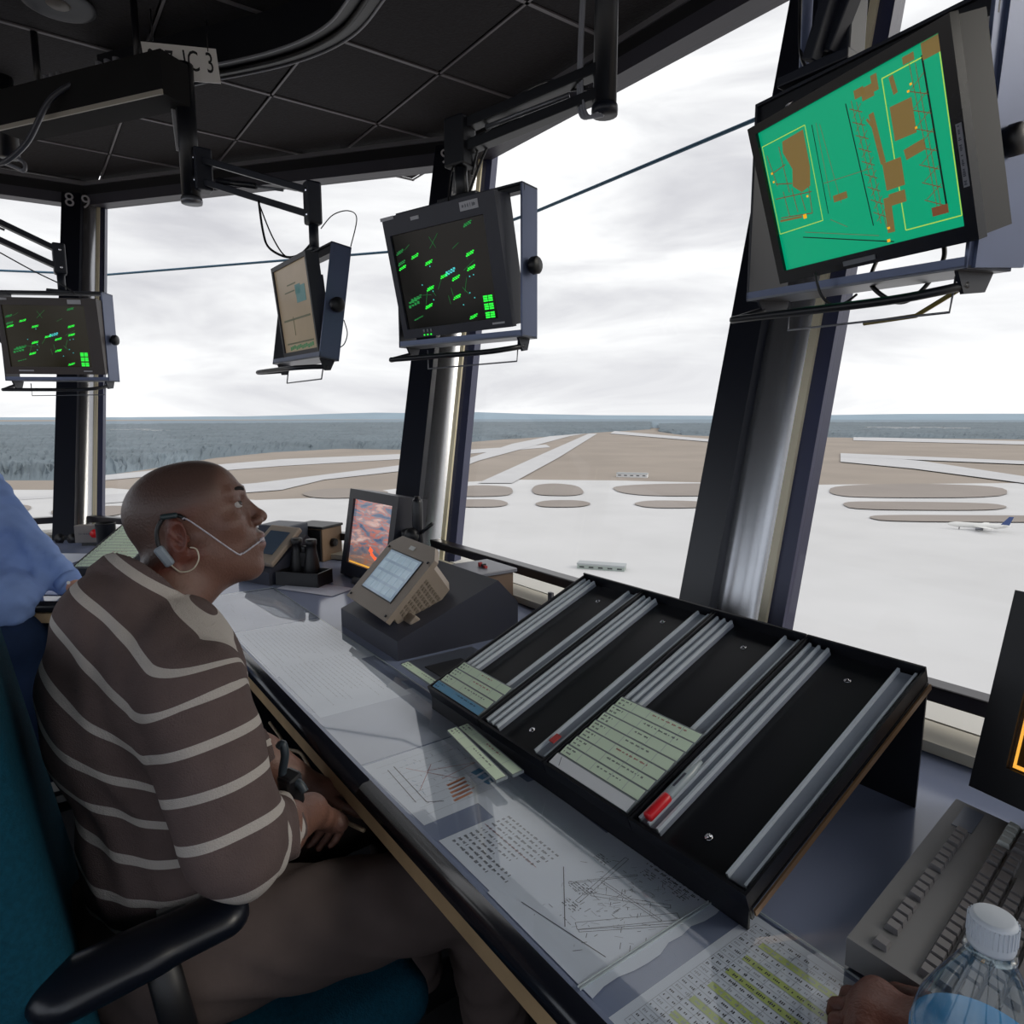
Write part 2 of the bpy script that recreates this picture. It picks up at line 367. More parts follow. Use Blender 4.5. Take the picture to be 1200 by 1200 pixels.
for i in range(9):
    b0, b1, t0, t1 = [Vector((*p, z)) for p, z in ((Bp[i],SZ),(Bp[(i+1)%9],SZ),(Tp[i],HZ),(Tp[(i+1)%9],HZ))]
    d = (b1-b0).normalized(); nin = Vector((d.y, -d.x, 0))       # inward
    if nin.dot(Vector((0,-.3,0))-(b0+b1)/2) < 0: nin = -nin
    wl = thing(names[i], None, None, (b0+b1)/2*Vector((1,1,0)) if False else ((b0.x+b1.x)/2, (b0.y+b1.y)/2, 0), kind='structure')
    dn = Vector((0,0,-1))
    # knee wall, ledge, head, upper soffit
    MB().prism([b0+dn*.12, b1+dn*.12, Vector((b1.x,b1.y,0)), Vector((b0.x,b0.y,0))], -nin*.06).ob('knee_wall', wallM, wl, world=True)
    MB().bar(b0+dn*.085+nin*.045, b1+dn*.085+nin*.045, .10, .022).ob('ledge', creamM, wl, world=True)
    MB().bar(t0+Vector((0,0,.025)), t1+Vector((0,0,.025)), .10, .06).ob('window_head', headM, wl, world=True)
    MB().bar(t0+Vector((0,0,.08))-nin*.01, t1+Vector((0,0,.08))-nin*.01, .08, .07).ob('soffit', soff, wl, world=True)
    MB().bar(t0+Vector((0,0,.128))+nin*.02, t1+Vector((0,0,.128))+nin*.02, .03, .022).ob('edge_strip', mat('grey_strip', (120,120,126), .5), wl, world=True)
    # white ledge added outside to make the strip below the rail bright
    MB().bar(b0+dn*.10-nin*.12, b1+dn*.10-nin*.12, .16, .03).ob('added_bright_ledge', mat('bright_strip_white', (240,238,232), .7, vary=.02), wl, world=True)
    wn = thing('window_%d' % (i+1), None, None, ((b0.x+b1.x)/2, (b0.y+b1.y)/2, SZ), kind='structure')
    lo = dn*.10
    mob('glass_pane', [b0+lo-nin*.02, b1+lo-nin*.02, t1-nin*.02, t0-nin*.02], [[0,1,2,3]], winglass if i in (0,1,2,3) else rearglass, wn, world=True)
    MB().bar(b0+Vector((0,0,-.005)), b1+Vector((0,0,-.005)), .05, .034, bev=.004).ob('bottom_rail', mat('brown_black_rail', (38,32,36), .3, vary=.1), wn, world=True)
# columns (box post, pale panel, outer post)
colD = mat('column_navy', (22,25,36), .35, vary=.1, vs=3); colG = mat('column_panel_grey', (172,173,176), .24, .9, vary=.05); colB = mat('column_outer', (60,64,92), .4, vary=.08)
colW = mat('column_glow_cream', (236,226,196), .45, vary=.03)  # cream stands for the warm window glow beside the panel
def column(n, b, t, ax, nin, w1, w2, w3, w4, txt=None):
    """b,t: foot and head of the column's centre; ax: unit vector to the viewer's right; nin inward"""
    b = Vector(b); t = Vector(t); ax = Vector(ax).normalized(); nin = Vector(nin).normalized()
    o = thing('trim_%d' % n, None, None, b, kind='structure'); W = w1+w2+w3+w4; x0 = -W/2
    def pr(xa, xb, ya, yb, nm, m, ya2=None, yb2=None):
        q = []
        for base in (b-(t-b)*.09, t+(t-b)*.03):
            for (x, y) in ((xa, ya), (xb, ya2 if ya2 is not None else ya), (xb, yb2 if yb2 is not None else yb), (xa, yb)): q.append(base+ax*x+nin*y)
        mob(nm, q, [[0,1,2,3],[4,5,6,7],[0,1,5,4],[1,2,6,5],[2,3,7,6],[3,0,4,7]], m, o, world=True)
    pr(x0, x0+w1, -.04, .09, 'inner_post', colD)
    # curved pale panel
    V = []; K = 14
    for base in (b-(t-b)*.09, t+(t-b)*.03):
        for k in range(K+1):
            a = 1.45*k/K; V.append(base+ax*(x0+w1+(w2+w3)*math.sin(a)/math.sin(1.45))+nin*(-.045+.10*math.cos(a)))
    mob('curved_panel', V, [[k, k+1, K+2+k, K+1+k] for k in range(K)], colG, o, True, world=True)
    pr(x0+w1+w2+w3-.016, x0+w1+w2+w3+.008, -.055, .004, 'glow_strip', colW)  # added strip that paints the warm glow at the panel's edge
    pr(x0+w1+w2+w3+.008, W/2, -.06, -.008, 'outer_post', colB)  # post's blue tone stands for window light on this side
    return o
column(1, (-4.36,.235,SZ), (-5.10,.45,HZ), (.40,.92,0), (.9,-.35,0), .105, .035, .035, .035)
column(2, (-2.622,1.445,SZ), (-3.07,1.955,HZ), (.75,.66,0), (.4,-.9,0), .11, .045, .035, .055)
column(3, (-1.054,1.50,SZ), (-1.10,1.98,HZ), (1,0,0), (0,-1,0), .10, .06, .045, .05)
k = 4
for i in (3,4,5,6,7,8,0):
    c = Vector((0,-.5,0))-Vector((*Bp[i],0)); c.z = 0; c.normalize()
    column(k, (*Bp[i],SZ), (*Tp[i],HZ), (-c.y,c.x,0), c, .1, .05, .04, .06); k += 1
# column numbers
numM = mat('grey_lettering', (150,150,156), .6)
def facing(p, n, upv=(0,0,1)):
    n = Vector(n).normalized(); x = Vector(upv).cross(n).normalized(); return frame3(p, x, n.cross(x))
t1 = thing('column_number', 'grey number 8 9 at the head of the left window column', 'sign', dep(91,235,3.98)); 
text('digits', '8 9', .105, facing(dep(91,236,3.98), -ray(91,236)), numM, t1)
t1 = thing('column_number', 'grey number 9 at the head of the middle window column', 'sign', dep(522,184,3.2))
text('digits', '9', .085, facing(dep(521,184,3.15), -ray(521,184)), numM, t1)
# ceiling tiles
ce = thing('ceiling', None, None, (0,0,CEZ), kind='structure')
tileM = mat('black_ceiling_tile', (34,33,38), .92, vary=.3, vs=60, bump=.6, bs=90)
gridM = mat('grey_ceiling_grid', (104,102,108), .5, vary=.12)
def inside(x, y, poly, m=.35):
    c = False; n = len(poly)
    for i in range(n):
        x1, y1 = poly[i][0]*1.06, poly[i][1]*1.06; x2, y2 = poly[(i+1)%n][0]*1.06, poly[(i+1)%n][1]*1.06
        if (y1 > y) != (y2 > y) and x < (x2-x1)*(y-y1)/(y2-y1)+x1: c = not c
    return c
tb = MB().box((0,0,0), (.594,.500,.02), None, .003); proto = None; gb = MB()
DX, DY, OX, OY = .613, .517, -2.067, 1.567
for i in range(-7, 9):
    for j in range(-12, 3):
        cx, cy = OX+DX*(i+.5), OY+DY*(j-.5)
        if not inside(cx, cy, Tp): continue
        if proto is None: proto = tb.ob('ceiling_tile', tileM, ce); proto.location = (cx, cy, .012)
        else:
            c = proto.copy(); COL.objects.link(c); c.parent = ce; c.location = (cx, cy, .012); WM[c.name] = WM[ce.name]
        gb.box((cx-DX/2, cy, -.001), (.016, DY+.016, .006)); gb.box((cx, cy+DY/2, -.001), (DX+.016, .009, .006))
gb.ob('ceiling_grid', gridM, ce)
MB().prism([(x*1.005,y*1.005,CEZ+.03) for x,y in Tp], (0,0,.06)).ob('roof_slab', BLK, ce, world=True)
# recessed lights
def downlight(p, lab):
    o = thing('recessed_light', lab, 'ceiling light', p)
    MB().lathe([(.075,-.004),(.10,-.008),(.115,-.004),(.115,.0),(.075,.0)], 28).ob('trim_ring', mat('grey_trim_ring', (62,64,72), .5), o, True)
    MB().lathe([(.0,-.001),(.074,-.001)], 28).ob('dark_recess', BLKP, o)
    MB().lathe([(.0,-.012),(.03,-.010),(.04,-.003)], 20).ob('bulb', mat('frosted_bulb', (120,116,112), .5), o, True)
downlight(onz(68,2,CEZ)-Vector((0,0,.006)), 'round recessed ceiling light with grey trim ring above the left window')
# desk height band

# ================================================================ DESK
DZ = .76
deskM = mat('grey_blue_desk_laminate', (134,144,172), .15, vary=.05, vs=3)
dk = thing('console_desk', 'long grey-blue console desk with black rounded front edge following the windows', 'desk', (-1.5,.9,0))
front = [(1.25,.46),(-2.49,.46),(-2.80,.10),(-3.30,-.55),(-3.75,-1.3)]
back = [(-4.48,-1.3),(-4.28,.21),(-2.585,1.385),(1.25,1.415)]
MB().prism([(x,y,DZ-.035) for x,y in front+back], (0,0,.035)).ob('desktop', deskM, dk, world=True)
noseM = mat('black_rubber_nosing', (24,26,34), .22, vary=.1)
nose = []
for i in range(len(front)-1):
    a, b = Vector((*front[i],0)), Vector((*front[i+1],0)); d = (b-a).normalized(); n = Vector((d.y,-d.x,0)); n = n if n.y < 0 or n.x > 0.3 else -n
    segs = [(0,.335),(.336,.62),(.621,1)] if i == 0 else [(0,1)]
    for s0, s1 in segs:
        p, q = a.lerp(b, s0), a.lerp(b, s1)
        prof = [(-.001,.0015),(.014,.0),(.022,-.006),(.026,-.015),(.024,-.028),(.015,-.036),(-.001,-.038)]
        V = [p+n*x+Vector((0,0,DZ+z)) for x, z in prof]+[q+n*x+Vector((0,0,DZ+z)) for x, z in prof]; K = len(prof)
        mob('nosing', V, [[k, k+1, K+k+1, K+k] for k in range(K-1)]+[list(range(K)), [K+k for k in range(K)]], noseM, dk, True, world=True)
    MB().bar(a+n*.004+Vector((0,0,DZ-.058)), b+n*.004+Vector((0,0,DZ-.058)), .018, .034).ob('edge_trim', mat('worn_beige_laminate', (168,142,108), .55, vary=.16, vs=14), dk, world=True)
MB().prism([(1.2,1.0,0),(-2.3,1.0,0),(-3.2,.25,0),(-4.0,-1.2,0),(-4.06,-1.2,0),(-3.26,.3,0),(-2.35,1.06,0),(1.2,1.06,0)], (0,0,.72)).ob('modesty_panel', BLK, dk, world=True)
for x in (-2.2,-.2,.9): box('support', (x,.78,.36), (.04,.5,.72), BLK, dk, world=True)
# loose hooks cable under the edge
# ---------------------------------------------------------------- paper under acrylic
paperW = mat('white_paper', (222,228,242), .75, vary=.02); paperG = mat('grey_paper', (196,202,220), .75, vary=.03)
ink = mat('printed_ink', (60,62,76), .8); inkR = mat('red_ink', (170,60,60), .8); inkB = mat('blue_print', (90,140,180), .8)
hl = mat('yellow_green_highlighter', (186,200,120), .8); hlb = mat('blue_highlighter', (90,160,200), .8); inkO = mat('orange_print', (206,140,110), .8); inkL = mat('pale_grey_print', (165,170,182), .8)
PM = [None, ink, inkR, inkB, hl, hlb, inkO, inkL]
class Print(MB):
    def r(s, k, x, y, w_, h_, a=0, dz=.0003):
        s.k = k; c, sn = math.cos(a), math.sin(a)
        q = [(-w_/2,-h_/2),(w_/2,-h_/2),(w_/2,h_/2),(-w_/2,h_/2)]
        return s.add([(x+c*u-sn*v, y+sn*u+c*v, dz) for u, v in q], [[0,1,2,3]])
    def line(s, k, p, q, w_=.001, dz=.0003):
        d = math.hypot(q[0]-p[0], q[1]-p[1]); return s.r(k, (p[0]+q[0])/2, (p[1]+q[1])/2, d, w_, math.atan2(q[1]-p[1], q[0]-p[0]), dz)
def words(P, k, x0, x1, y, h_, rnd, fill=.85, a=0):
    """a line of print running along +x as many short word marks"""
    x = x0
    while x < x1:
        L = min(rnd.uniform(.003,.012), x1-x)
        n = max(1, int(L/.0022))
        for q in range(n):
            hh = h_*rnd.choice((.65,.65,1)); P.r(k, x+(q+.5)*.0022, y, .0014, hh)
        x += L+.003
def paper(label, x0, x1, y0, y1, z=.7603, base=None, rot=0, fn=None, group=None, torn=False):
    cx, cy = (x0+x1)/2, (y0+y1)/2; W, H = x1-x0, y1-y0
    o = Print(); o.k = 0; rnd = random.Random(int(abs(cx*1000)+abs(cy*777)))
    if torn:
        top = [(W/2-W*i/14, H/2-rnd.uniform(0,.004)) for i in range(15)]; rr = [(W/2-rnd.uniform(0,.009), -H/2+H*i/12) for i in range(12)]
        pts = [(-W/2,-H/2)]+rr+top; pts = [(p[0],p[1],0) for p in pts]
        o.add(pts, [list(range(len(pts)))])
    else: o.add([(-W/2,-H/2,0),(W/2,-H/2,0),(W/2,H/2,0),(-W/2,H/2,0)], [[0,1,2,3]])
    if fn: fn(o, W, H, rnd)
    ob = o.ob('paper_sheet', [base or paperW]+PM[1:]); ob.location = (cx, cy, z); ob.rotation_euler = (0,0,rot)
    return tag(ob, label, 'paper', group)
def f_notice(o, W, H, r):      # lines of type run across the sheet (along Y), seen sideways
    y = H/2-.012
    for i in range(11):
        if i == 4:
            o.r(2, -.01, H/2-.012-i*.0105, W*.8, .0008)
        words(o, 1, -W/2+.012, -W/2+.012+(W-.03)*r.choice((.5,.7,.95,.9)), y, .0052, r); y -= .0105
def f_chart(o, W, H, r):
    for i in range(9): o.line(7, (-W*.4+W*.1*i, -H*.42), (-W*.4+W*.1*i, H*.42), .0006)
    o.line(2, (-.03,-.02), (.0,.07)); o.line(2, (.0,.07), (.012,-.01)); o.line(2, (-.06,-.045), (.03,.015)); o.line(2, (-.045,.0), (.02,-.06))
    o.line(1, (-.08,-.06), (.06,-.07), .0018); o.line(1, (.06,-.07), (.075,-.045), .0018); o.line(1, (-.075,-.075), (.05,-.085), .0015)
    for i in range(5): o.r(6, .035+i*.012, .005-.004*i, .006, .04, .1); 
    for i in range(4): o.r(2, .037+i*.012, .003, .002, .034, .1)
    for i in range(3): o.r(3, .03+.02*i, .055, .014, .022, .2)
    for i in range(60): o.r(r.choice((1,7,3)), r.uniform(-.4,.4)*W, r.uniform(-.4,.45)*H, r.uniform(.003,.009), .0009, r.choice((0,1.57,.6)))
def f_airport(o, W, H, r):
    o.line(1, (-W*.40,-H*.05), (W*.02,-H*.33), .0012); o.line(1, (-W*.30,-H*.40), (W*.33,-H*.30), .0012)
    # runway outlines
    def strip(a, b, w_):
        d = Vector((b[0]-a[0], b[1]-a[1])); n = Vector((-d.y, d.x)).normalized()*w_
        o.line(1, (a[0]+n.x, a[1]+n.y), (b[0]+n.x, b[1]+n.y), .0007); o.line(1, (a[0]-n.x, a[1]-n.y), (b[0]-n.x, b[1]-n.y), .0007)
        o.line(1, (a[0]+n.x, a[1]+n.y), (a[0]-n.x, a[1]-n.y), .0007); o.line(1, (b[0]+n.x, b[1]+n.y), (b[0]-n.x, b[1]-n.y), .0007)
    strip((-.045,.075), (-.02,-.045), .003); strip((-.02,-.02), (.06,.05), .003); strip((.012,-.075), (.078,.045), .006); strip((.02,-.078), (.085,.03), .002)
    strip((-.03,.01), (.07,.02), .002); strip((-.055,-.03), (-.01,.06), .0015)
    for i in range(170):
        x = r.gauss(.015,.035); y = r.gauss(.0,.042); a = r.choice((.7,1.1,-.9,0,1.57)); o.r(r.choice((1,7,7)), max(-W*.42,min(W*.42,x)), max(-H*.42,min(H*.42,y)), r.uniform(.002,.012), .0007, a)
    for cx, cy in ((-.065,.05),(-.04,-.02),(-.02,-.05),(.0,.08),(.03,.09),(.055,.085),(-.03,-.012)):
        for k in range(4): words(o, 1, cx-.012, cx+.012, cy-.004*k, .0024, r)
    for i in range(5): words(o, 1, -.02, .075, H/2-.012-.0075*i, .005, r)
def f_table(o, W, H, r):
    n = 22
    for i in range(n+1): o.r(7, 0, -H/2+.012+(H-.024)*i/n, W-.024, .0006)
    for i in range(12): o.r(7, -W/2+.012+(W-.024)*i/11, 0, .0006, H-.024)
    for i in range(n):
        y = -H/2+.012+(H-.024)*(i+.5)/n
        if i % 3 == 1: o.r(4, -.02+.0*i, y, W*.55, (H-.02)/n*.9, 0, .0002)
        if i in (14,15,16): o.r(5, W*.22, y, W*.22, (H-.02)/n, 0, .00022)
        if i in (17,18): o.r(6, W*.25, y, W*.2, (H-.02)/n*.8, 0, .00022)
        words(o, r.choice((1,7)), -W/2+.014, W/2-.02, y, .0042, r)
def f_faint(o, W, H, r):
    for i in range(int(H/.012)-2): words(o, 7, -W*.42, -W*.42+W*.84*r.uniform(.6,1), H/2-.016-.012*i, .003, r)
def f_lines(o, W, H, r):
    for i in range(26): o.r(7, r.uniform(-.4,.4)*W, r.uniform(-.4,.4)*H, r.uniform(.02,.08), .0009, r.uniform(-.6,1.6))
paper('colour route chart with red and blue lines on the desk near the seated man', -1.125,-.895,.472,.685, rot=.02, fn=f_chart)
paper('typed notice sheet with a red line under the clear desk cover', -.845,-.68,.474,.61, rot=.01, fn=f_notice, z=.7606)
paper('blank white sheet behind the typed notice', -.90,-.66,.575,.70, rot=-.04, z=.7600+.0002)
paper('torn-edged airport diagram sheet under the clear desk cover', -.705,-.49,.47,.735, rot=.0, fn=f_airport, torn=True, z=.7612)
paper('table sheet with green and blue highlighted rows at the bottom edge of the desk', -.465,-.215,.468,.732, fn=f_table)
paper('large pale printed sheet at the far left end of the clear cover', -2.56,-2.10,.475,.74, fn=f_lines, base=paperG)
paper('wide white sheet second from the left end of the clear cover', -2.09,-1.66,.475,.74, fn=f_faint, z=.7604)
paper('white form with faint rows between the wide sheets and the blank grey sheet', -1.75,-1.37,.48,.70, fn=f_faint, z=.7607)
paper('plain pale grey sheet left of the colour route chart', -1.40,-1.13,.47,.72, base=paperG, z=.7605)
acryl = glassy('clear_acrylic', (.93,.95,.96), 1.55, .03)
edgeM = mat('acrylic_edge', (190,200,205), .3)
for (x0, x1, lab) in ((-2.57,-.513,'long clear acrylic sheet covering the papers along the desk front'),(-.509,.35,'shorter clear acrylic sheet over the highlighted table at the bottom right')):
    o = thing('acrylic_cover', lab, 'desk cover', ((x0+x1)/2,.6,.7615))
    mob('sheet', [(x0,.466,.7642),(x1,.466,.7642),(x1,.738,.7642),(x0,.738,.7642)], [[0,1,2,3]], acryl, o, world=True)
    for a, b in (((x0,.738),(x1,.738)),((x1,.466),(x1,.738)),((x0,.466),(x0,.738))):
        MB().bar((*a,.7628), (*b,.7628), .0015, .0026).ob('edge', edgeM, o, world=True)
# ---------------------------------------------------------------- flight strip bays
bayM = mat('black_bay_tray', (17,18,24), .35, vary=.15, vs=4); railM = mat('grey_plastic_rail', (128,134,146), .32, vary=.06); railL = mat('pale_rail_ridge', (190,198,206), .25)
greenM = mat('pale_green_strip', (224,242,216), .6, vary=.03); stripB = mat('blue_strip', (110,168,205), .6); stripW = mat('white_strip', (226,228,232), .6); holderM = mat('strip_holder_grey', (138,146,150), .4)
BA = math.radians(22.3); BL = .50
def bay(M, W, label, L=BL, group='flight strip bays on the desk', screws=((.5,.88),(.5,.12))):
    o = thing('strip_bay', label, 'strip bay', M=M, group=group)
    box('tray_floor', (W/2, L/2, 0), (W-.004, L, .004), bayM, o)
    box('side_wall', (.003, L/2, .010), (.004, L, .024), bayM, o); box('side_wall', (W-.003, L/2, .010), (.004, L, .024), bayM, o)
    box('end_wall', (W/2, L-.002, .012), (W-.002, .004, .030), bayM, o); box('front_lip', (W/2, -.002, .0), (W-.002, .005, .045), bayM, o)
    for side in (0, 1):
        xs = W*.13 if side == 0 else W*.87; wd_ = W*.20 if side == 0 else W*.16
        m = MB(); m.box((xs, L/2, .006), (wd_, L-.02, .008), None, .001); r = m.ob('rail', railM, o)
        for d in (-.42, .0, .42) if side == 0 else (-.42, .42): box('ridge', (xs+d*wd_, L/2, .013), (.004, L-.02, .008), railL, r)
    for sx, sy in screws:
        MB().lathe([(0,.0055),(.0022,.0055),(.0024,.003),(.0055,.0035),(.0062,.002)], 16, Matrix.Translation((W*sx, L*sy, 0))).ob('screw', CHROME, o, True)
    return o
def strip(M, W, y, m, label, group, seed, hh=.0235):
    o = thing('flight_strip', label, 'flight strip', M=M @ Matrix.Translation((W*.045, y, .0175)) @ Euler((math.radians(7),0,0)).to_matrix().to_4x4(), group=group)
    box('holder', (W*.455, hh/2, 0), (W*.91, hh-.001, .005), holderM, o)
    p = Print(); p.k = 0; r = random.Random(seed); ww = W*.91
    p.add([(0,.001,.0031),(ww-.002,.001,.0031),(ww-.002,hh-.003,.0031),(0,hh-.003,.0031)], [[0,1,2,3]])
    if m is not stripW:
        for x in (.22,.40,.62,.8): p.r(7, ww*x, hh/2, .0006, hh-.005, 0, .0033)
        words(p, 1, .004, .03, hh*.66, .004, r); words(p, 1, .004, .022, hh*.3, .004, r)
        for q in p.V[4:]: pass
        words(p, r.choice((1,1,2)), ww*.44, ww*r.uniform(.6,.9), hh*.6, .0035, r)
        for v in p.V: 
            if abs(v.z-.0003) < 1e-6: v.z = .0033
    else: p.r(1, .018, hh/2, .001, hh*.7, .5, .0033)
    p.ob('printed_strip', [m]+PM[1:], o); return o
BW = .2058; BX = [-1.273+BW*i for i in range(4)]
blab = ['first strip bay from the left, holding three green strips above a blue one', 'second strip bay from the left, empty except a red mark on its right rail',
        'third strip bay from the left, holding a stack of seven green strips', 'rightmost strip bay, empty with a red marker in its left rail']
for i, x in enumerate(BX):
    M = Matrix.Translation((x,.703,.795)) @ Euler((BA,0,0)).to_matrix().to_4x4()
    bay(M, BW, blab[i], screws=((.5,.88),(.5,.10)) if i in (1,3) else ((.5,.88),))
    if i == 0:
        strip(M, BW, .004, stripB, 'blue flight strip at the bottom of the first bay', None, 1, .022)
        for k in range(3): strip(M, BW, .027+k*.024, greenM, ['lowest','middle','topmost'][k]+' of the three green flight strips in the first bay', 'green strips in the first bay', 10+k)
    if i == 2:
        strip(M, BW, .003, stripW, 'white blank flight strip at the front of the third bay', None, 2, .026)
        ordn = ['lowest','second lowest','third lowest','middle','third from the top','second from the top','topmost']
        for k in range(7): strip(M, BW, .030+k*.0238, greenM, ordn[k]+' of the seven green flight strips in the third bay', 'green strips in the third bay', 20+k)
    if i == 1:
        tag(box('red_clip', (0,0,0), (.012,.020,.003), inkR), 'small red tab on the right rail of the second bay', 'tab'); o = bpy.data.objects['red_clip']; o.matrix_world = M @ Matrix.Translation((BW*.87,.05,.0185))
    if i == 3:
        mk = thing('marker_pen', 'red-capped clear marker pen lying in the rightmost strip bay', 'marker', M=M @ Matrix.Translation((BW*.13,.012,.0265)) @ Euler((-math.pi/2,0,0)).to_matrix().to_4x4() @ Matrix.Scale(1,4))
        MB().lathe([(.0075,0),(.0085,.002),(.0085,.045),(.0078,.047)], 16).ob('cap', mat('red_cap', (200,30,40), .35), mk, True)
        MB().lathe([(.0075,.047),(.0078,.05),(.0078,.105),(.005,.115),(.003,.13),(.0,.131)], 16).ob('barrel', mat('grey_clear_barrel', (150,160,165), .3), mk, True)
        MB().box((0,-.0079,.078), (.004,.0006,.03)).ob('faded_print', ink, mk)
for q in ('marker_pen',):
    pass
st = thing('bay_stand', 'black bent-metal stand carrying the four strip bays, open at its right end', 'stand', (-.86,.95,DZ))
x0, x1 = BX[0]+.004, BX[3]+BW-.002; c, s = math.cos(BA), math.sin(BA)
P = lambda x, l, o: (x, .703+c*l-s*o, .795+s*l+c*o)
MB().prism([P(x0,0,-.006),P(x1,0,-.006),P(x1,BL,-.006),P(x0,BL,-.006)], Vector((0,s,-c))*.004).ob('sloping_plate', bayM, st, world=True)
MB().prism([(x0,1.162,DZ+.001),(x1,1.162,DZ+.001),P(x1,BL,-.006),P(x0,BL,-.006)], (0,.004,0)).ob('back_plate', bayM, st, world=True)
MB().prism([(x0,.700,DZ+.001),(x1,.700,DZ+.001),(x1,.700,.792),(x0,.700,.792)], (0,.004,0)).ob('front_plate', bayM, st, world=True)
MB().bar(P(x1+.004,.0,-.012), P(x1+.004,BL,-.012), .003, .010).ob('side_flange', mat('flange_warm_light', (140,112,84), .3, .6), st, world=True)  # orange light along the flange is put into its colour
# loose strips leaning on desk in front of the bays
for k, (yy, a) in enumerate(((0,0),(.026,.04),(.046,.02))):
    M = Matrix.Translation((-1.115+.0*k,.665+yy-.0,.768+.0*k)) @ Euler((0,0,-.13+a)).to_matrix().to_4x4()
    if k < 2: strip(M, .235, -.02, greenM, ['front','rear'][k]+' of the two loose green strips lying before the third bay', 'loose green strips', 40+k)
strip(Matrix.Translation((-1.50,.745,.768)) @ Euler((0,0,-.02)).to_matrix().to_4x4(), .22, -.01, greenM, 'green strip lying flat left of the first bay', None, 50)
# dark shallow tray between console wedge and bays
o = thing('desk_inset', 'dark recessed slot in the desk between the touch console and first bay', 'inset', (-1.42,.86,DZ))
box('frame_plate', (-1.43,.88,DZ+.002), (.26,.22,.003), mat('grey_inset_plate', (84,90,104), .35), o, world=True)
box('dark_slot', (-1.41,.86,DZ+.004), (.17,.11,.003), BLK, o, world=True)
# ---------------------------------------------------------------- touch console
wg = thing('console_wedge', 'dark grey wedge stand carrying the beige touch panel', 'stand', (-1.78,.97,DZ))
wm_ = mat('charcoal_wedge', (52,54,66), .5, vary=.06)
MB().prism([(-1.975,.772,DZ),(-1.975,1.172,DZ),(-1.975,1.172,.86),(-1.975,1.10,.935),(-1.975,.772,.815)], (.392,0,0)).ob('body', wm_, wg, world=True)
tpM = mat('beige_metal_housing', (150,136,122), .5, vary=.05, bump=.1, bs=300)
T = Matrix.Translation((-1.80,.865,.945)) @ Euler((math.radians(-44),0,math.radians(-4))).to_matrix().to_4x4()
tp = thing('touch_panel', 'beige slanted touch panel unit on the dark wedge', 'touch panel', M=T)
# local: x right, z up along face, -y out
MB().prism([(-.165,0,-.125),(.165,0,-.125),(.165,0,.09),(.12,0,.125),(-.12,0,.125),(-.165,0,.09)], (0,.016,0)).ob('face_plate', tpM, tp)
MB().prism([(-.13,.016,-.10),(.13,.016,-.10),(.13,.016,.08),(.10,.016,.10),(-.10,.016,.10),(-.13,.016,.08)], (0,.10,-.02)).ob('housing', tpM, tp)
sc = box('screen', (0,-.001,-.002), (.228,.004,.142), mat('painted_lcd_glare', (140,156,172), .10, vary=.12, vs=22, emit=.25), tp)  # bluish window reflection painted in as screen colour and glow
box('screen_frame', (0,-.0005,-.002), (.236,.003,.150), BLKP, tp)
gb2 = MB()
for i in range(5):
    for j in range(4): gb2.box((-.085+i*.042,-.0035,-.052+j*.034), (.036,.001,.026))
gb2.ob('touch_key_grid', mat('lcd_key_outline', (150,168,180), .12, vary=.1, vs=30, emit=.3), tp)  # keys lightened and lit to carry the same painted reflection
box('maker_plate', (.0,-.001,.098), (.034,.003,.013), mat('pale_plate', (205,205,200), .4), tp)
for x in (-.145,.145):
    for z in (-.112,.075): MB().lathe([(0,0),(.004,0),(.004,.003),(0,.004)], 10, Matrix.Translation((x,-.001,z)) @ Euler((math.pi/2,0,0)).to_matrix().to_4x4()).ob('screw', BLK, tp)
ms = MB()
for k in range(9):
    for j in range(7): ms.box((.131,.026+k*.010,-.07+j*.018-(.2*(.010+k*.010))), (.003,.006,.010))
ms.ob('side_vent', mat('beige_mesh', (120,108,94), .6), tp)
box('foot_bracket', (.10,.085,-.075), (.15,.06,.03), tpM, tp, bev=.006)
# gooseneck clamp behind
gm = thing('clamp_post', 'black post with knobbed clamp behind the beige touch panel', 'clamp', (-1.93,1.12,DZ))
b = ony(490,640,1.16)
px0 = b.x
MB().lathe([(.020,0),(.020,.30),(.016,.31),(.013,.312)], 16, Matrix.Translation((px0,1.16,.80))).ob('post', BLK, gm, True, world=True)
MB().lathe([(.011,0),(.011,.22),(.0,.222)], 16, Matrix.Translation((px0,1.16,.90))).ob('rod', BLKP, gm, True, world=True)
zc = ony(490,627,1.16).z
MB().lathe([(0,-.022),(.018,-.02),(.028,-.008),(.030,.004),(.026,.016),(.012,.024),(0,.025)], 18, Matrix.Translation((px0,1.135,zc)) @ Euler((math.pi/2,0,.4)).to_matrix().to_4x4()).ob('knob', BLKP, gm, True, world=True)
MB().lathe([(0,-.022),(.018,-.02),(.024,-.008),(.024,.012),(0,.022)], 14, Matrix.Translation((px0-.045,1.14,zc))).ob('knob', BLKP, gm, True, world=True)
MB().tube([(px0,1.16,zc),(px0+.05,1.17,zc+.03),(px0+.075,1.18,zc+.05)], .007).ob('lever', BLKP, gm, True, world=True)
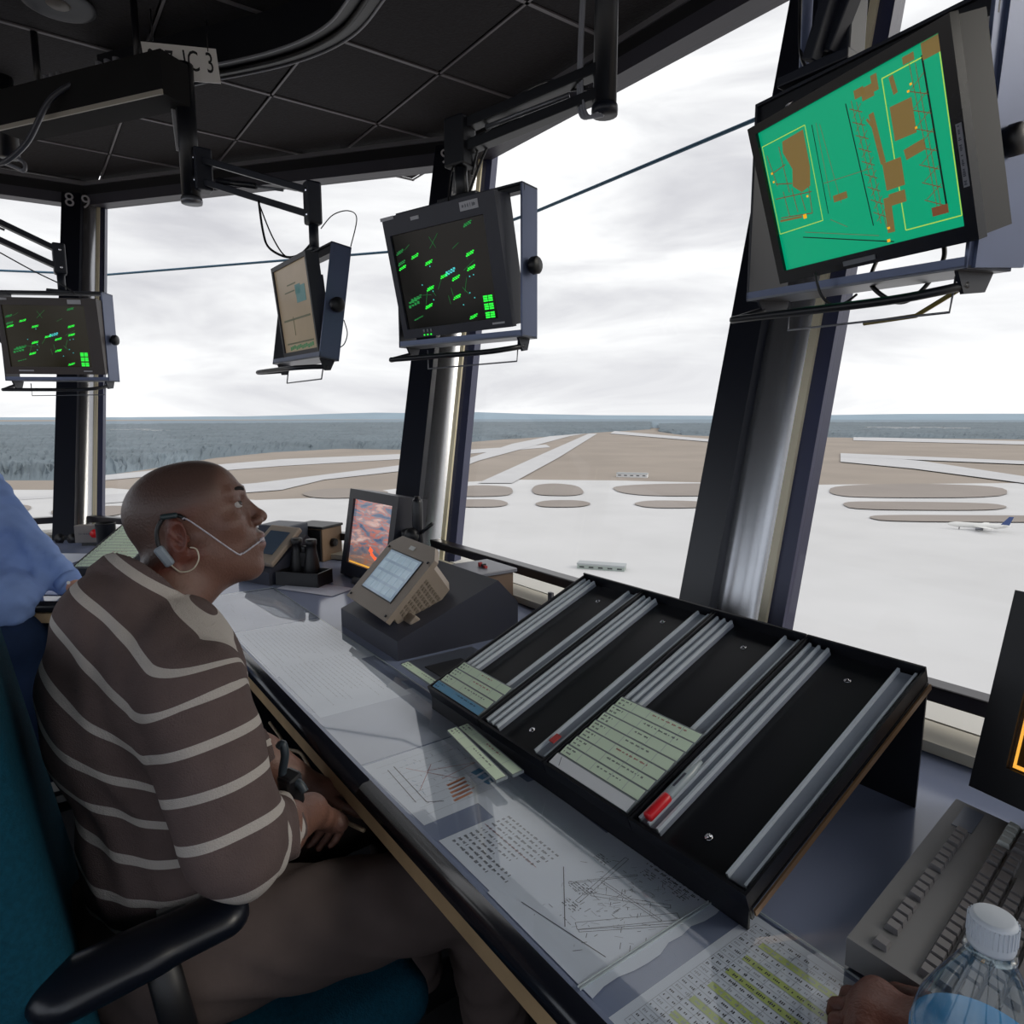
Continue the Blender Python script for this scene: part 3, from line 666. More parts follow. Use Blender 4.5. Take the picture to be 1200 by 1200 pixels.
# ---------------------------------------------------------------- desk colour monitor
T = Matrix.Translation((-2.45,1.078,.94)) @ Euler((math.radians(-9.5),0,math.radians(4))).to_matrix().to_4x4()
cm = thing('desk_monitor', 'black desk monitor with a colourful orange map picture left of the touch panel', 'monitor', M=T)
W2, H2 = .195, .178; sw, sh, sx, sz = .156, .131, .0, .008
def bezelbox(o, W2, H2, sx, sz, sw, sh, dp, m, nm='bezel'):
    q = MB()
    for (a, b_, c_, d_) in ((-W2,W2,sz+sh,H2),(-W2,W2,-H2,sz-sh),(-W2,sx-sw,sz-sh,sz+sh),(sx+sw,W2,sz-sh,sz+sh)):
        q.box(((a+b_)/2, dp/2, (c_+d_)/2), (b_-a, dp, d_-c_))
    return q.ob(nm, m, o)
mbz = mat('charcoal_monitor_case', (40,42,52), .42, vary=.08)
bezelbox(cm, W2, H2, sx, sz, sw, sh, .02, mbz)
MB().prism([(-W2,.02,-H2),(W2,.02,-H2),(W2,.02,H2),(-W2,.02,H2)], (0,.11,0)).ob('rear_case', mbz, cm)
# picture: coloured satellite-like bands (flat print of a lit screen)
def screenmat():
    m = bpy.data.materials.new('orange_map_screen'); m.use_nodes = True; t = m.node_tree; b = t.nodes['Principled BSDF']
    tc = N(t,'ShaderNodeTexCoord'); mp = N(t,'ShaderNodeMapping'); mp.inputs['Rotation'].default_value = (0,math.radians(-28),0); mp.inputs['Scale'].default_value = (5,1,20)
    nz = N(t,'ShaderNodeTexNoise', Scale=1.6, Detail=5, Distortion=.5); rp = N(t,'ShaderNodeValToRGB'); e = rp.color_ramp.elements
    e[0].position = .34; e[0].color = lin((60,84,120)); e[1].position = .68; e[1].color = lin((205,185,180))
    for p_, c_ in ((.44,(110,118,135)),(.50,(188,110,96)),(.54,(130,128,138)),(.60,(196,150,140))): x = e.new(p_); x.color = lin(c_)
    g = N(t,'ShaderNodeSeparateXYZ'); rr = N(t,'ShaderNodeMapRange'); rr.inputs['From Min'].default_value = -.15; rr.inputs['From Max'].default_value = -.02
    mx = N(t,'ShaderNodeMix', data_type='RGBA'); mx.inputs['A'].default_value = lin((128,96,62))
    L = t.links.new
    L(tc.outputs['Object'], mp.inputs[0]); L(mp.outputs[0], nz.inputs['Vector']); L(nz.outputs['Fac'], rp.inputs[0])
    L(tc.outputs['Object'], g.inputs[0]); L(g.outputs['Z'], rr.inputs['Value']); L(rr.outputs[0], mx.inputs['Factor']); L(rp.outputs[0], mx.inputs['B'])
    L(mx.outputs['Result'], b.inputs['Emission Color']); b.inputs['Emission Strength'].default_value = .55; b.inputs['Base Color'].default_value = (.02,.02,.02,1); b.inputs['Roughness'].default_value = .1
    return m
box('screen', (sx,.012,sz), (sw*2,.004,sh*2), screenmat(), cm)
ps = MB(); ps.k = 0
ps.box((0,.0085,-.117), (.29,.001,.006)); ps.k = 1; ps.box((.045,.0088,-.07), (.05,.001,.014), Euler((0,.4,0)).to_matrix()); ps.box((.085,.0088,-.085), (.05,.001,.012), Euler((0,.4,0)).to_matrix())
ps.box((.02,.0088,-.05), (.03,.001,.02), Euler((0,.4,0)).to_matrix())
ps.ob('bright_map_patches', [mat('amber_bar', (220,160,60), .4, emit=.6), mat('red_orange_patch', (235,100,60), .4, emit=.6)], cm)
MB().lathe([(0,-.008),(.009,-.008),(.009,0),(0,0)], 12, Matrix.Translation((-.02,0,-.16)) @ Euler((math.pi/2,0,0)).to_matrix().to_4x4()).ob('button', BLKP, cm)
T0 = Matrix.Translation((-2.44,1.12,DZ))
ft = MB(); ft.lathe([(.11,0),(.11,.012),(.03,.02),(.025,.05)], 24, T0); ft.ob('foot', mbz, cm, True, world=True)
# ---------------------------------------------------------------- beige phone-like panel, binoculars, boxes
T = Matrix.Translation((-2.72,.80,DZ))@Euler((0,0,math.radians(24))).to_matrix().to_4x4()
ph = thing('small_touch_panel', 'beige panel unit on a dark wedge behind the seated man\'s chin', 'touch panel', M=T)
MB().prism([(-.11,-.10,0),(-.11,.15,0),(-.11,.15,.13),(-.11,.10,.17),(-.11,-.10,.05)], (.18,0,0)).ob('wedge', wm_, ph)
F = Matrix.Translation((0,.0,.135)) @ Euler((math.radians(-52),0,0)).to_matrix().to_4x4()
o = MB(); o.box((-.02,0,0), (.17,.022,.20), None, .006); o.V = [F @ v for v in o.V]; o.ob('face_plate', tpM, ph)
o = MB(); o.box((-.02,-.013,.005), (.11,.003,.12)); o.V = [F @ v for v in o.V]; o.ob('screen', mat('dim_lcd', (70,84,100), .15), ph)
o = MB(); o.box((-.02,.05,0), (.13,.08,.15), None, .006); o.V = [F @ v for v in o.V]; o.ob('housing', tpM, ph)
T = Matrix.Translation((-2.57,.86,DZ))@Euler((0,0,math.radians(38))).to_matrix().to_4x4()
tr = thing('black_tray', 'low black open box on the desk in front of the binoculars', 'tray', M=T)
box('front_side', (0,-.05,.028), (.18,.006,.055), BLKP, tr); box('rear_side', (0,.05,.028), (.18,.006,.055), BLKP, tr)
box('end_side', (-.09,0,.028), (.006,.106,.055), BLKP, tr); box('end_side', (.09,0,.028), (.006,.106,.055), BLKP, tr); box('tray_bottom', (0,0,.002), (.18,.10,.004), BLKP, tr)
bq = onz(358,680,DZ); T = Matrix.Translation((bq.x,bq.y,DZ))@Euler((0,0,math.radians(30))).to_matrix().to_4x4()
bn = thing('binoculars', 'black binoculars standing upright behind the low black box', 'binoculars', M=T)
for s_ in (-1,1):
    MB().lathe([(.030,0),(.032,.01),(.031,.05),(.027,.09),(.020,.125),(.019,.145),(.022,.148),(.022,.168),(.018,.17)], 18, Matrix.Translation((s_*.036,0,0))).ob('barrel', BLKP, bn, True)
MB().box((0,0,.085), (.03,.022,.06), None, .004).ob('hinge', BLKP, bn); MB().lathe([(.010,.11),(.012,.115),(.012,.135),(.010,.14)], 12).ob('focus_wheel', BLKP, bn, True)
T = Matrix.Translation((-3.02,1.08,DZ))@Euler((0,0,math.radians(30))).to_matrix().to_4x4()
bx = thing('speaker_box', 'black and tan wooden box under the sill, right of the binoculars', 'box', M=T)
box('body', (0,0,.075), (.17,.14,.15), mat('tan_wood_box', (128,104,82), .6, vary=.12), bx, bev=.004); box('front_panel', (-.0,-.073,.075), (.16,.008,.14), BLKP, bx); box('top_cap', (0,0,.155), (.18,.15,.012), BLKP, bx, bev=.003)
MB().lathe([(0,0),(.02,0),(.018,.015),(0,.018)], 12, Matrix.Translation((.088,0,.08)) @ Euler((0,math.pi/2,0)).to_matrix().to_4x4()).ob('knob', BLKP, bx)
o = thing('intercom_box', 'dark grey squat unit behind the small beige panel', 'box', M=Matrix.Translation((-3.0,.92,DZ)) @ Euler((0,0,.6)).to_matrix().to_4x4())
box('case', (0,0,.09), (.16,.14,.18), mat('slate_case', (64,68,80), .5), o, bev=.006); box('grille', (0,-.072,.10), (.12,.006,.10), BLKP, o)
paper('small printed leaflet on the desk left of the colour monitor', -2.60,-2.33,.80,.93, z=.7625, rot=.5, fn=f_faint, base=paperG)
# tan box by the sill
T = Matrix.Translation((-1.955,1.29,DZ))
tb_ = thing('sill_box', 'brown box with a grey lid on the desk behind the touch console', 'box', M=T)
box('body', (0,0,.055), (.17,.15,.11), mat('brown_card', (112,92,78), .6, vary=.08), tb_, bev=.003); box('lid', (0,0,.118), (.19,.17,.014), mat('grey_lid', (120,122,132), .4), tb_, bev=.003)
o = thing('clip_cluster', 'tiny red and dark clips on the lid of the brown sill box', 'clips', M=Matrix.Translation((-1.945,1.28,DZ+.126)))
box('clip', (-.008,0,.007), (.010,.012,.014), inkR, o); box('clip', (.008,.004,.006), (.010,.014,.012), BLKP, o); box('clip', (.024,.0,.004), (.014,.01,.008), inkR, o)
for k, (x, lab) in enumerate(((-1.72,'small black bracket on the ledge right of the brown sill box'),(-2.15,'small black bracket on the ledge behind the clamp post'))):
    o = thing('window_latch', lab, 'latch', (x,1.40,DZ+.001), group=None)
    box('base', (0,0,.012), (.10,.03,.022), BLK, o); box('lever', (.015,0,.04), (.02,.012,.05), GREYM, o, bev=.002)
# ---------------------------------------------------------------- keyboard
kx = Vector((-.348,.741,0)); ky = Vector((-.395,1.16,0)); kd = (ky-kx).normalized()
KM = frame3((kx.x,kx.y,.0), kd, Vector((-1,0,0))+kd*0); 
KM = frame3((kx.x,kx.y,0), kd, Vector((0,0,1)).cross(kd))        # x along F row, y away from typist
kb = thing('keyboard', 'grey computer keyboard turned sideways at the right end of the desk', 'keyboard', M=KM @ Matrix.Translation((0,0,DZ)))
KL, KD = .432, .185
case = mat('warm_grey_keyboard_case', (112,112,114), .55, vary=.04); keyM = mat('grey_keycap', (108,106,108), .45, vary=.06); keyL = mat('pale_keycap', (176,180,178), .45)
MB().prism([(0,0,.0),(0,0,.036),(0,-.05,.030),(0,-KD,.014),(0,-KD,.0)], (KL,0,0)).ob('case', case, kb)
def kz(y): return .0362+(y)*.118 if y < -.0 else .036
kb_led = box('indicator_panel', (.385,-.028,kz(-.028)+.0), (.07,.026,.002), mat('slate_led_panel', (88,96,112), .35), kb, M=Euler((.118,0,0)).to_matrix())
def keymesh(w_, d_):
    m = MB(); t = .0022; h = .0085; b_ = [(-w_/2,-d_/2,0),(w_/2,-d_/2,0),(w_/2,d_/2,0),(-w_/2,d_/2,0)]; a = [(-w_/2+t,-d_/2+t,h),(w_/2-t,-d_/2+t,h-.0004),(w_/2-t,d_/2-t*1.3,h+.001),(-w_/2+t,d_/2-t*1.3,h+.001)]
    return m.add(b_+a, [[0,1,5,4],[1,2,6,5],[2,3,7,6],[3,0,4,7],[4,5,6,7]])
kcache = {}
def key(x, y, w_=.0172, d_=.0172, m=None):
    kk = (round(w_,4), round(d_,4), (m or keyM).name)
    if kk not in kcache: o = keymesh(w_, d_).ob('key', m or keyM, kb); kcache[kk] = o
    else: o = kcache[kk].copy(); COL.objects.link(o); o.parent = kb; WM[o.name] = WM[kb.name]
    o.location = (x, y, kz(y)-.002); o.rotation_euler = (.118,0,0)
u = .0182; X0 = .014
key(X0+u*.5, -.030)
for g_ in range(3):
    for i in range(4): key(X0+u*(2.5+g_*4.5+i), -.030)
for i in range(3): key(X0+u*(15.75+i), -.030)
yr = [-.064-u*k for k in range(5)]; yr = [-.062,-.0802,-.0984,-.1166,-.1348]
yr = [y-.016 for y in yr]
for i in range(13): key(X0+u*(i+.5), yr[0])
key(X0+u*14, yr[0], u*2-.001)
key(X0+u*.75, yr[1], u*1.5-.001)
for i in range(12): key(X0+u*(i+2), yr[1])
key(X0+u*14.25, yr[1], u*1.5-.001)
key(X0+u*.87, yr[2], u*1.75-.001)
for i in range(11): key(X0+u*(i+2.25), yr[2])
key(X0+u*13.87, yr[2], u*2.25-.001)
key(X0+u*1.12, yr[3], u*2.25-.001)
for i in range(10): key(X0+u*(i+2.75), yr[3])
key(X0+u*13.62, yr[3], u*2.75-.001)
for x, w_ in ((.75,1.5),(2.75,1.5),(7.5,7),(12.2,1.5),(14.2,1.5)): key(X0+u*x, yr[4], u*w_-.001)
for i in range(3):
    for r_ in (0,1): key(X0+u*(15.75+i), yr[r_])
key(X0+u*16.75, yr[3]); [key(X0+u*(15.75+i), yr[4], m=keyL) for i in range(3)]
for i in range(4):
    for r_ in range(5): 
        if 19.25+i < 22.6: key(X0+u*(19.25+i), yr[r_], m=keyL if (r_ == 0 or i == 3) else keyM)
o = thing('dark_mat', 'small black pad under the near corner of the keyboard', 'pad', M=KM @ Matrix.Translation((0,0,DZ)))
box('pad', (.03,-.13,.003), (.12,.13,.005), BLKP, o, bev=.002)
kb.matrix_world = KM @ Matrix.Translation((0,0,DZ+.006)); 
# ---------------------------------------------------------------- right monitor
T = Matrix.Translation((-.395,1.215,.815)) @ Euler((math.radians(-13),0,math.radians(-10))).to_matrix().to_4x4() @ Matrix.Translation((.20,0,.16))
rm = thing('desk_monitor', 'black desk monitor with amber picture cut by the right frame edge', 'monitor', M=T)
bezelbox(rm, .20, .165, 0, .005, .155, .118, .02, BLKP); MB().prism([(-.20,.02,-.165),(.20,.02,-.165),(.20,.02,.165),(-.20,.02,.165)], (0,.03,0)).ob('rear_case', BLKP, rm)
box('screen', (0,.012,.005), (.31,.004,.236), mat('dark_amber_screen', (40,26,10), .1, emit=.3), rm)
am = mat('amber_line', (225,160,60), .4, emit=.7)
q = MB(); q.box((-.148,.009,.005), (.004,.001,.22)); q.box((0,.009,-.107), (.30,.001,.006)); q.box((-.138,.009,.03), (.004,.001,.15)); q.ob('amber_lines', am, rm)
MB().lathe([(0,-.002),(.003,-.002),(.003,0)], 8, Matrix.Translation((-.04,0,-.148)) @ Euler((math.pi/2,0,0)).to_matrix().to_4x4()).ob('green_led', mat('green_led', (130,220,60), .4, emit=1.), rm)
MB().lathe([(.10,0),(.10,.01),(.02,.018),(.018,.09)], 20, Matrix.Translation((-.22,1.25,DZ))).ob('foot', BLKP, rm, True, world=True)
# ---------------------------------------------------------------- water bottle (near, right)
bp = dep(1163,1090,.50); bz = bp.z-.012-DZ-.0
BT = thing('water_bottle', 'clear plastic water bottle with white cap and blue label at the bottom right', 'bottle', (bp.x, bp.y, DZ))
HB = bp.z+.012-DZ
petM = glassy('clear_bottle_plastic', (.90,.95,.97), 1.6, .04, 1.45)
R_ = .046
prof = [(R_*.8,0),(R_,.008),(R_,HB*.10),(R_*.96,HB*.14),(R_,HB*.18),(R_*.97,HB*.5),(R_,HB*.62),(R_*.99,HB*.65),(R_*.90,HB*.71),(R_*.68,HB*.78),(R_*.42,HB*.86),(.0135,HB*.90),(.0125,HB*.93)]
MB().lathe(prof, 40).ob('bottle_body', petM, BT, True)
MB().lathe([(0,.004),(R_*.95,.006),(R_*.95,HB*.55),(0,HB*.55)], 32).ob('water', glassy('water', (.86,.95,.98), 1.0, .02, 1.33), BT, True)
MB().lathe([(R_+.0006,HB*.20),(R_+.0006,HB*.62)], 40).ob('label', mat('blue_bottle_label', (40,130,185), .35, vary=.15, vs=30), BT, True)
MB().lathe([(R_+.0008,HB*.50),(R_+.0008,HB*.52)], 40).ob('label_band', mat('pale_label_band', (190,220,235), .35), BT, True)
capm = MB(); Kc = 36; capm.lathe([(.0150,HB*.915),(.0158,HB*.925),(.0156,HB-.004),(.0140,HB-.0005),(.012,HB),(0,HB+.0003)], Kc); capm.ob('cap', mat('white_cap', (205,212,222), .4), BT, True)
cg = MB()
for k in range(32): a = 2*math.pi*k/32; cg.box((.0160*math.cos(a), .0160*math.sin(a), HB-.010), (.0008,.0010,.014), Euler((0,0,a)).to_matrix())
cg.ob('cap_ridges', bpy.data.materials['white_cap'], BT)
MB().lathe([(.0165,HB*.895),(.0175,HB*.898),(.0165,HB*.905),(.013,HB*.908)], 28).ob('neck_ring', petM, BT, True)
# ---------------------------------------------------------------- left end of the desk
LMo = onz(84,671,.80); LM = Matrix.Translation(LMo) @ frame3((0,0,0), (.587,.809,0), (-.809,.587,0)) @ Euler((math.radians(17),0,0)).to_matrix().to_4x4()
bay(LM, .22, 'sloping strip bay full of green strips at the left end of the desk', L=.62, group=None, screws=())
for k in range(16): strip(LM, .22, .012+k*.0262, greenM, 'green flight strip in the left end bay, number %s up from its front' % ['one','two','three','four','five','six','seven','eight','nine','ten','eleven','twelve','thirteen','fourteen','fifteen','sixteen'][k], 'green strips in the left end bay', 80+k)
o = thing('bay_stand', 'black wedge stand under the left end strip bay', 'stand', M=LM)
MB().prism([(.004,0,-.006),(.216,0,-.006),(.216,.6,-.006),(.004,.6,-.006)], (0,.0,-.004)).ob('plate', bayM, o)
MB().prism([(.004,.58,-.01),(.216,.58,-.01),(.216,.50,-.20),(.004,.50,-.20)], (0,.004,0)).ob('back_plate', bayM, o)
o = thing('button_box', 'small grey box with a red button below the left window column', 'control box', M=Matrix.Translation((-4.02,.19,.80)) @ frame3((0,0,0), (.52,.85,0), (-.85,.52,0)))
box('case', (.06,.02,.02), (.13,.05,.09), mat('warm_grey_case', (130,124,120), .5), o, bev=.005)
MB().lathe([(0,-.02),(.020,-.018),(.022,-.006),(.022,0)], 20, Matrix.Translation((.10,-.006,.025)) @ Euler((math.pi/2,0,0)).to_matrix().to_4x4() @ Matrix.Scale(-1,4,(0,0,1))).ob('red_button', mat('red_button', (225,30,35), .35), o, True)
qq = Print(); words(qq, 1, .018, .072, .022, .010, random.Random(4)); qq.V = [Vector((v.x,-.0056,v.y)) for v in qq.V]; qq.ob('printed_legend', PM[1:] and [ink]+PM[1:], o, kind='stuff')
box('stand', (.06,.02,-.035), (.07,.04,.03), BLKP, o)
c0 = onz(115,640,DZ)
o = thing('black_cup', 'black cylindrical cup beside the red-button box', 'cup', (-3.75,.30,DZ))
MB().lathe([(.036,0),(.040,.004),(.044,.14),(.046,.142),(.042,.143),(.038,.01),(0,.008)], 24).ob('body', BLKP, o, True)
for i, (px, py, lab) in enumerate(((60,655,'white paper on the left desk beyond the blue-shirted arm'),(62,688,'white sheet under the blue-shirted person\'s cuff'))):
    p = onz(px, py, DZ); paper(lab, p.x-.16, p.x+.16, p.y-.12, p.y+.12, z=.7615+.0008*i, rot=.9)
p = onz(78,636,DZ); o = thing('sunglasses', 'dark sunglasses lying on the far left desk', 'sunglasses', (p.x,p.y,DZ+.02), (0,0,.9))
for s_ in (-1,1): MB().lathe([(0,0),(.026,.0),(.028,.003),(0,.005)], 16, Matrix.Translation((s_*.034,0,0)) @ Euler((1.4,0,0)).to_matrix().to_4x4()).ob('lens', BLKP, o, True); MB().tube([(s_*.062,0,.01),(s_*.065,.06,.005),(s_*.055,.12,-.01)], .003).ob('temple', BLKP, o, True)
MB().tube([(-.012,0,.008),(0,0,.013),(.012,0,.008)], .003).ob('bridge', BLKP, o, True)
# ================================================================ HANGING MONITORS
scrD = mat('dark_radar_screen', (24,24,22), .14, emit=.03); scrB = mat('dim_olive_screen', (50,46,32), .18, emit=.12)
gA = mat('bright_green_blip', (40,225,60), .5, emit=.75); gB = mat('dim_green_text', (30,130,60), .5, emit=.5); gC = mat('cyan_blip', (70,190,190), .5, emit=.6)
labM = mat('silver_label', (190,190,195), .4); brass = mat('yellow_brass_rod', (150,135,70), .4, .4)
def T4(pos, yaw, pit, rol=0):
    return Matrix.Translation(Vector(pos)) @ Matrix.Rotation(math.radians(yaw),4,'Z') @ Matrix.Rotation(math.radians(pit),4,'X') @ Matrix.Rotation(math.radians(rol),4,'Y')
def radar_marks(q, W, H, y, seed):
    r = random.Random(seed)
    def blip(u, v, k, w_=.030, h_=.009, tilt=.30):
        q.k = k; cx, cz = (u-.5)*W, (.5-v)*H
        for j in range(2):
            for i in range(4):
                ww = w_/5; q.box((cx+(i-1.5)*ww*1.15+j*.003, y, cz+(j-.5)*h_*.55+(i-1.5)*ww*tilt), (ww*.85, .0006, h_*r.uniform(.25,.5)))
    for u, v in ((.22,.25),(.36,.34),(.80,.33),(.79,.47),(.50,.50),(.62,.54),(.33,.60),(.28,.78),(.60,.73),(.74,.95)): blip(u, v, 1)
    blip(.82,.05,2); blip(.06,.18,2); blip(.06,.29,2); blip(.06,.34,1,.03,.008); blip(.12,.72,2,.05,.02); blip(.15,.68,2,.05,.01); blip(.14,.89,2,.04,.004)
    blip(.57,.47,3,.04,.012); q.k = 3
    for i in range(9): q.box(((r.random()-.5)*W*.8, y, (r.random()-.5)*H*.8), (.003,.0006,.003))
    q.k = 2
    for i in range(14):
        a = r.uniform(0,6.28); L = r.uniform(.02,.05); q.box(((r.random()-.5)*W*.7, y, (r.random()-.5)*H*.8), (L,.0004,.0006), Euler((0,a,0)).to_matrix())
    q.k = 1
    for j, hz in enumerate((.79,.87,.955)):
        for i in range(2): 
            for m in range(3): q.box(((.915+.05*(i-.5))*W-W/2, y, (.5-hz+.022*(1-m))*H), (W*.042,.0006,H*.017))
def cage(name, label, FM, W, H, d, fw_, group=None, handle=True, latch=False):
    """open steel yoke: two side plates, top and bottom plates, a bent handle bar below"""
    o = thing(name, label, 'monitor frame', M=FM, group=group)
    for s in (-1,1):
        MB().box((s*(W/2-.003), d/2, 0), (.006, d, H), None, .001).ob('side_plate', NAVY if s < 0 else STEEL, o)  # right plate coloured lighter to stand for daylight falling on it
        MB().lathe([(0,0),(.010,0),(.011,.004),(.020,.006),(.023,.010),(.023,.024),(.019,.028),(0,.029)], 14, Matrix.Translation((s*W/2, d*.5, -.01)) @ Euler((0,s*math.pi/2,0)).to_matrix().to_4x4()).ob('tilt_knob', BLKP, o, True)
        MB().prism([(s*(W/2-.02),.01,-H/2),(s*(W/2-.02),d*.9,-H/2),(s*(W/2-.02),d*.75,-H/2-.03),(s*(W/2-.02),.03,-H/2-.034)], (-s*.006,0,0)).ob('handle_bracket', NAVY, o)
    MB().box((0, d/2, H/2-.003), (W, d, .006), None, .001).ob('top_plate', NAVY, o)
    MB().box((0, .010, H/2-fw_/2), (W, .004, fw_), None).ob('top_flange', BLK, o)
    MB().box((0, d/2, -H/2+.003), (W, d, .006), None, .001).ob('bottom_plate', GREYM, o)
    MB().box((0, .002, -H/2+.010), (W, .004, .016), None).ob('bottom_flange', STEEL, o)
    MB().tube(spline([(W/2-.025,.04,-H/2-.02),(W/2-.04,-.01,-H/2-.03),(W/2-.09,-.045,-H/2-.038),(0,-.055,-H/2-.04),(-W/2+.04,-.055,-H/2-.04),(-W/2+.02,-.04,-H/2-.038),(-W/2+.02,.03,-H/2-.02)],6), .0075, 10).ob('handle_bar', BLK, o, True)
    MB().tube([(W/2-.035,.03,-H/2-.005),(W/2-.04,.03,-H/2-.06),(-W/2+.09,.03,-H/2-.065),(-W/2+.09,.03,-H/2-.01)], .0022, 6).ob('wire_bail', GREYM, o, True)
    return o
def display(label, DM, W, H, sw, sh, sz, m, scr, marks=None, body=.09, led=True, sx=0., shell=.06):
    o = thing('radar_monitor', label, 'monitor', M=DM)
    bezelbox(o, W/2, H/2, sx, sz, sw/2, sh/2, .018, m)
    MB().prism([(-W/2+.004,.018,-H/2+.004),(W/2-.004,.018,-H/2+.004),(W/2-.004,.018,H/2-.004),(-W/2+.004,.018,H/2-.004)], (0,shell,0)).ob('rear_shell', m, o)
    MB().prism([(-W*.3,.018+shell,-H*.3),(W*.3,.018+shell,-H*.3),(W*.3,.018+shell,H*.3),(-W*.3,.018+shell,H*.3)], (0,body*.35,0)).ob('mount_block', m, o)
    box('screen', (sx,.008,sz), (sw,.004,sh), scr, o)
    if marks:
        q = MB(); marks(q, sw, sh, .0055); 
        for v in q.V: v.x += sx; v.z += sz
        q.ob('screen_marks', [gB, gA, gB, gC], o, kind='stuff')
    return o
# --- centre radar monitor
FM3 = T4((-1.679,1.024,1.812), 17.6, 0, -.3)
cage('monitor_cradle', 'dark steel frame holding the radar monitor before the middle column', FM3, .46, .388, .07, .02)
DM3 = T4((-1.690,1.005,1.813), 19.5, 12.9, -1.2)
D3 = display('tilted black radar monitor with green marks before the middle window column', DM3 @ Matrix.Translation((.006,-.018,0)), .398, .338, .335, .262, -.012, mat('charcoal_bezel', (50,52,64), .45, vary=.06), scrD, lambda q,a,b,c: radar_marks(q,a,b,c,3), sx=-.012)
box('name_label', (.115,-.001,.148), (.06,.002,.022), labM, D3)
qq = Print(); words(qq, 1, .092, .138, .148, .010, random.Random(9)); qq.V = [Vector((v.x,-.0023,v.y)) for v in qq.V]; qq.ob('printed_legend', [ink]+PM[1:], D3, kind='stuff')
box('maker_label', (-.075,-.001,.150), (.03,.002,.009), labM, D3); box('corner_sticker', (-.178,-.001,.165), (.05,.002,.009), labM, D3); box('port_label', (.155,-.001,-.155), (.04,.002,.005), labM, D3)
for k in range(3): box('status_light', (-.115+.013*k,-.001,-.163), (.004,.002,.004), gA, D3)
text('printed_legend', 'II  II  II', .013, frame3((-.10,-.0015,-.152),(1,0,0),(0,0,1)), labM, D3, .0003, world=False)
# --- left radar monitor
FM1 = T4((-3.70,.159,1.765), 59, .7)
cage('monitor_cradle', 'dark steel frame holding the radar monitor before the left column', FM1, .445, .392, .10, .014)
DM1 = T4((-3.66,.157,1.760), 61, 6)
D1 = display('radar monitor with green marks before the left window column', DM1 @ Matrix.Translation((0,-.02,0)), .41, .325, .335, .262, 0, mat('brown_grey_bezel', (74,66,64), .45, vary=.06), scrB, lambda q,a,b,c: radar_marks(q,a,b,c,3), sx=-.015)
box('name_label', (.115,-.001,.147), (.055,.002,.018), labM, D1); box('port_label', (.135,-.001,-.148), (.035,.002,.005), labM, D1); box('corner_sticker', (-.18,-.001,.155), (.05,.002,.009), labM, D1); box('legend', (-.12,-.001,-.147), (.06,.002,.006), labM, D1)
# --- small side-on monitor
FM2 = T4((-2.288,.789,1.768), .5, -8.5, .8)
cage('monitor_cradle', 'dark steel frame seen side-on between the left and middle columns', FM2, .46, .352, .065, .03)
DM2 = T4((-2.30,.775,1.765), -1, 6.5, 1)
def map_marks(q, W, H, y):
    q.k = 0
    for a, b_, c_, d_ in ((.1,.62,.8,.006),(.1,.9,.8,.005),(.25,.3,.3,.004),(.35,.22,.25,.004)): q.box(((a+c_/2-.5)*W, y, (.5-b_)*H), (c_*W,.0006,d_))
    q.box((-.1*W, y, -.2*H), (.004,.0006,.06)); q.k = 3
    q.box((.22*W, y, .14*H), (.09,.0006,.05)); q.box((.15*W, y, .2*H), (.05,.0006,.03)); q.k = 2
    for i in range(12): q.box(((.2+.06*i-.5)*W, y, -.46*H+.002*(i%3)), (.015,.0006,.012))
D2 = display('tan map monitor tilted down inside the side-on frame', DM2 @ Matrix.Translation((.025,-.01,0)), .36, .30, .335, .272, 0, mat('charcoal_bezel2', (40,42,52), .45), mat('tan_map_screen', (150,132,108), .3, vary=.12, vs=6, emit=.18), map_marks, shell=.025)
tealm = mat('teal_map_patch', (64,104,104), .4, emit=.3); olm = mat('olive_map_line', (80,84,60), .4, emit=.2)
for o_ in bpy.data.objects:
    if o_.parent == D2 and o_.name.startswith('screen_marks'): o_.data.materials[3] = tealm; o_.data.materials[0] = olm; o_.data.materials[2] = mat('green_map_fringe', (50,110,70), .4, emit=.3)
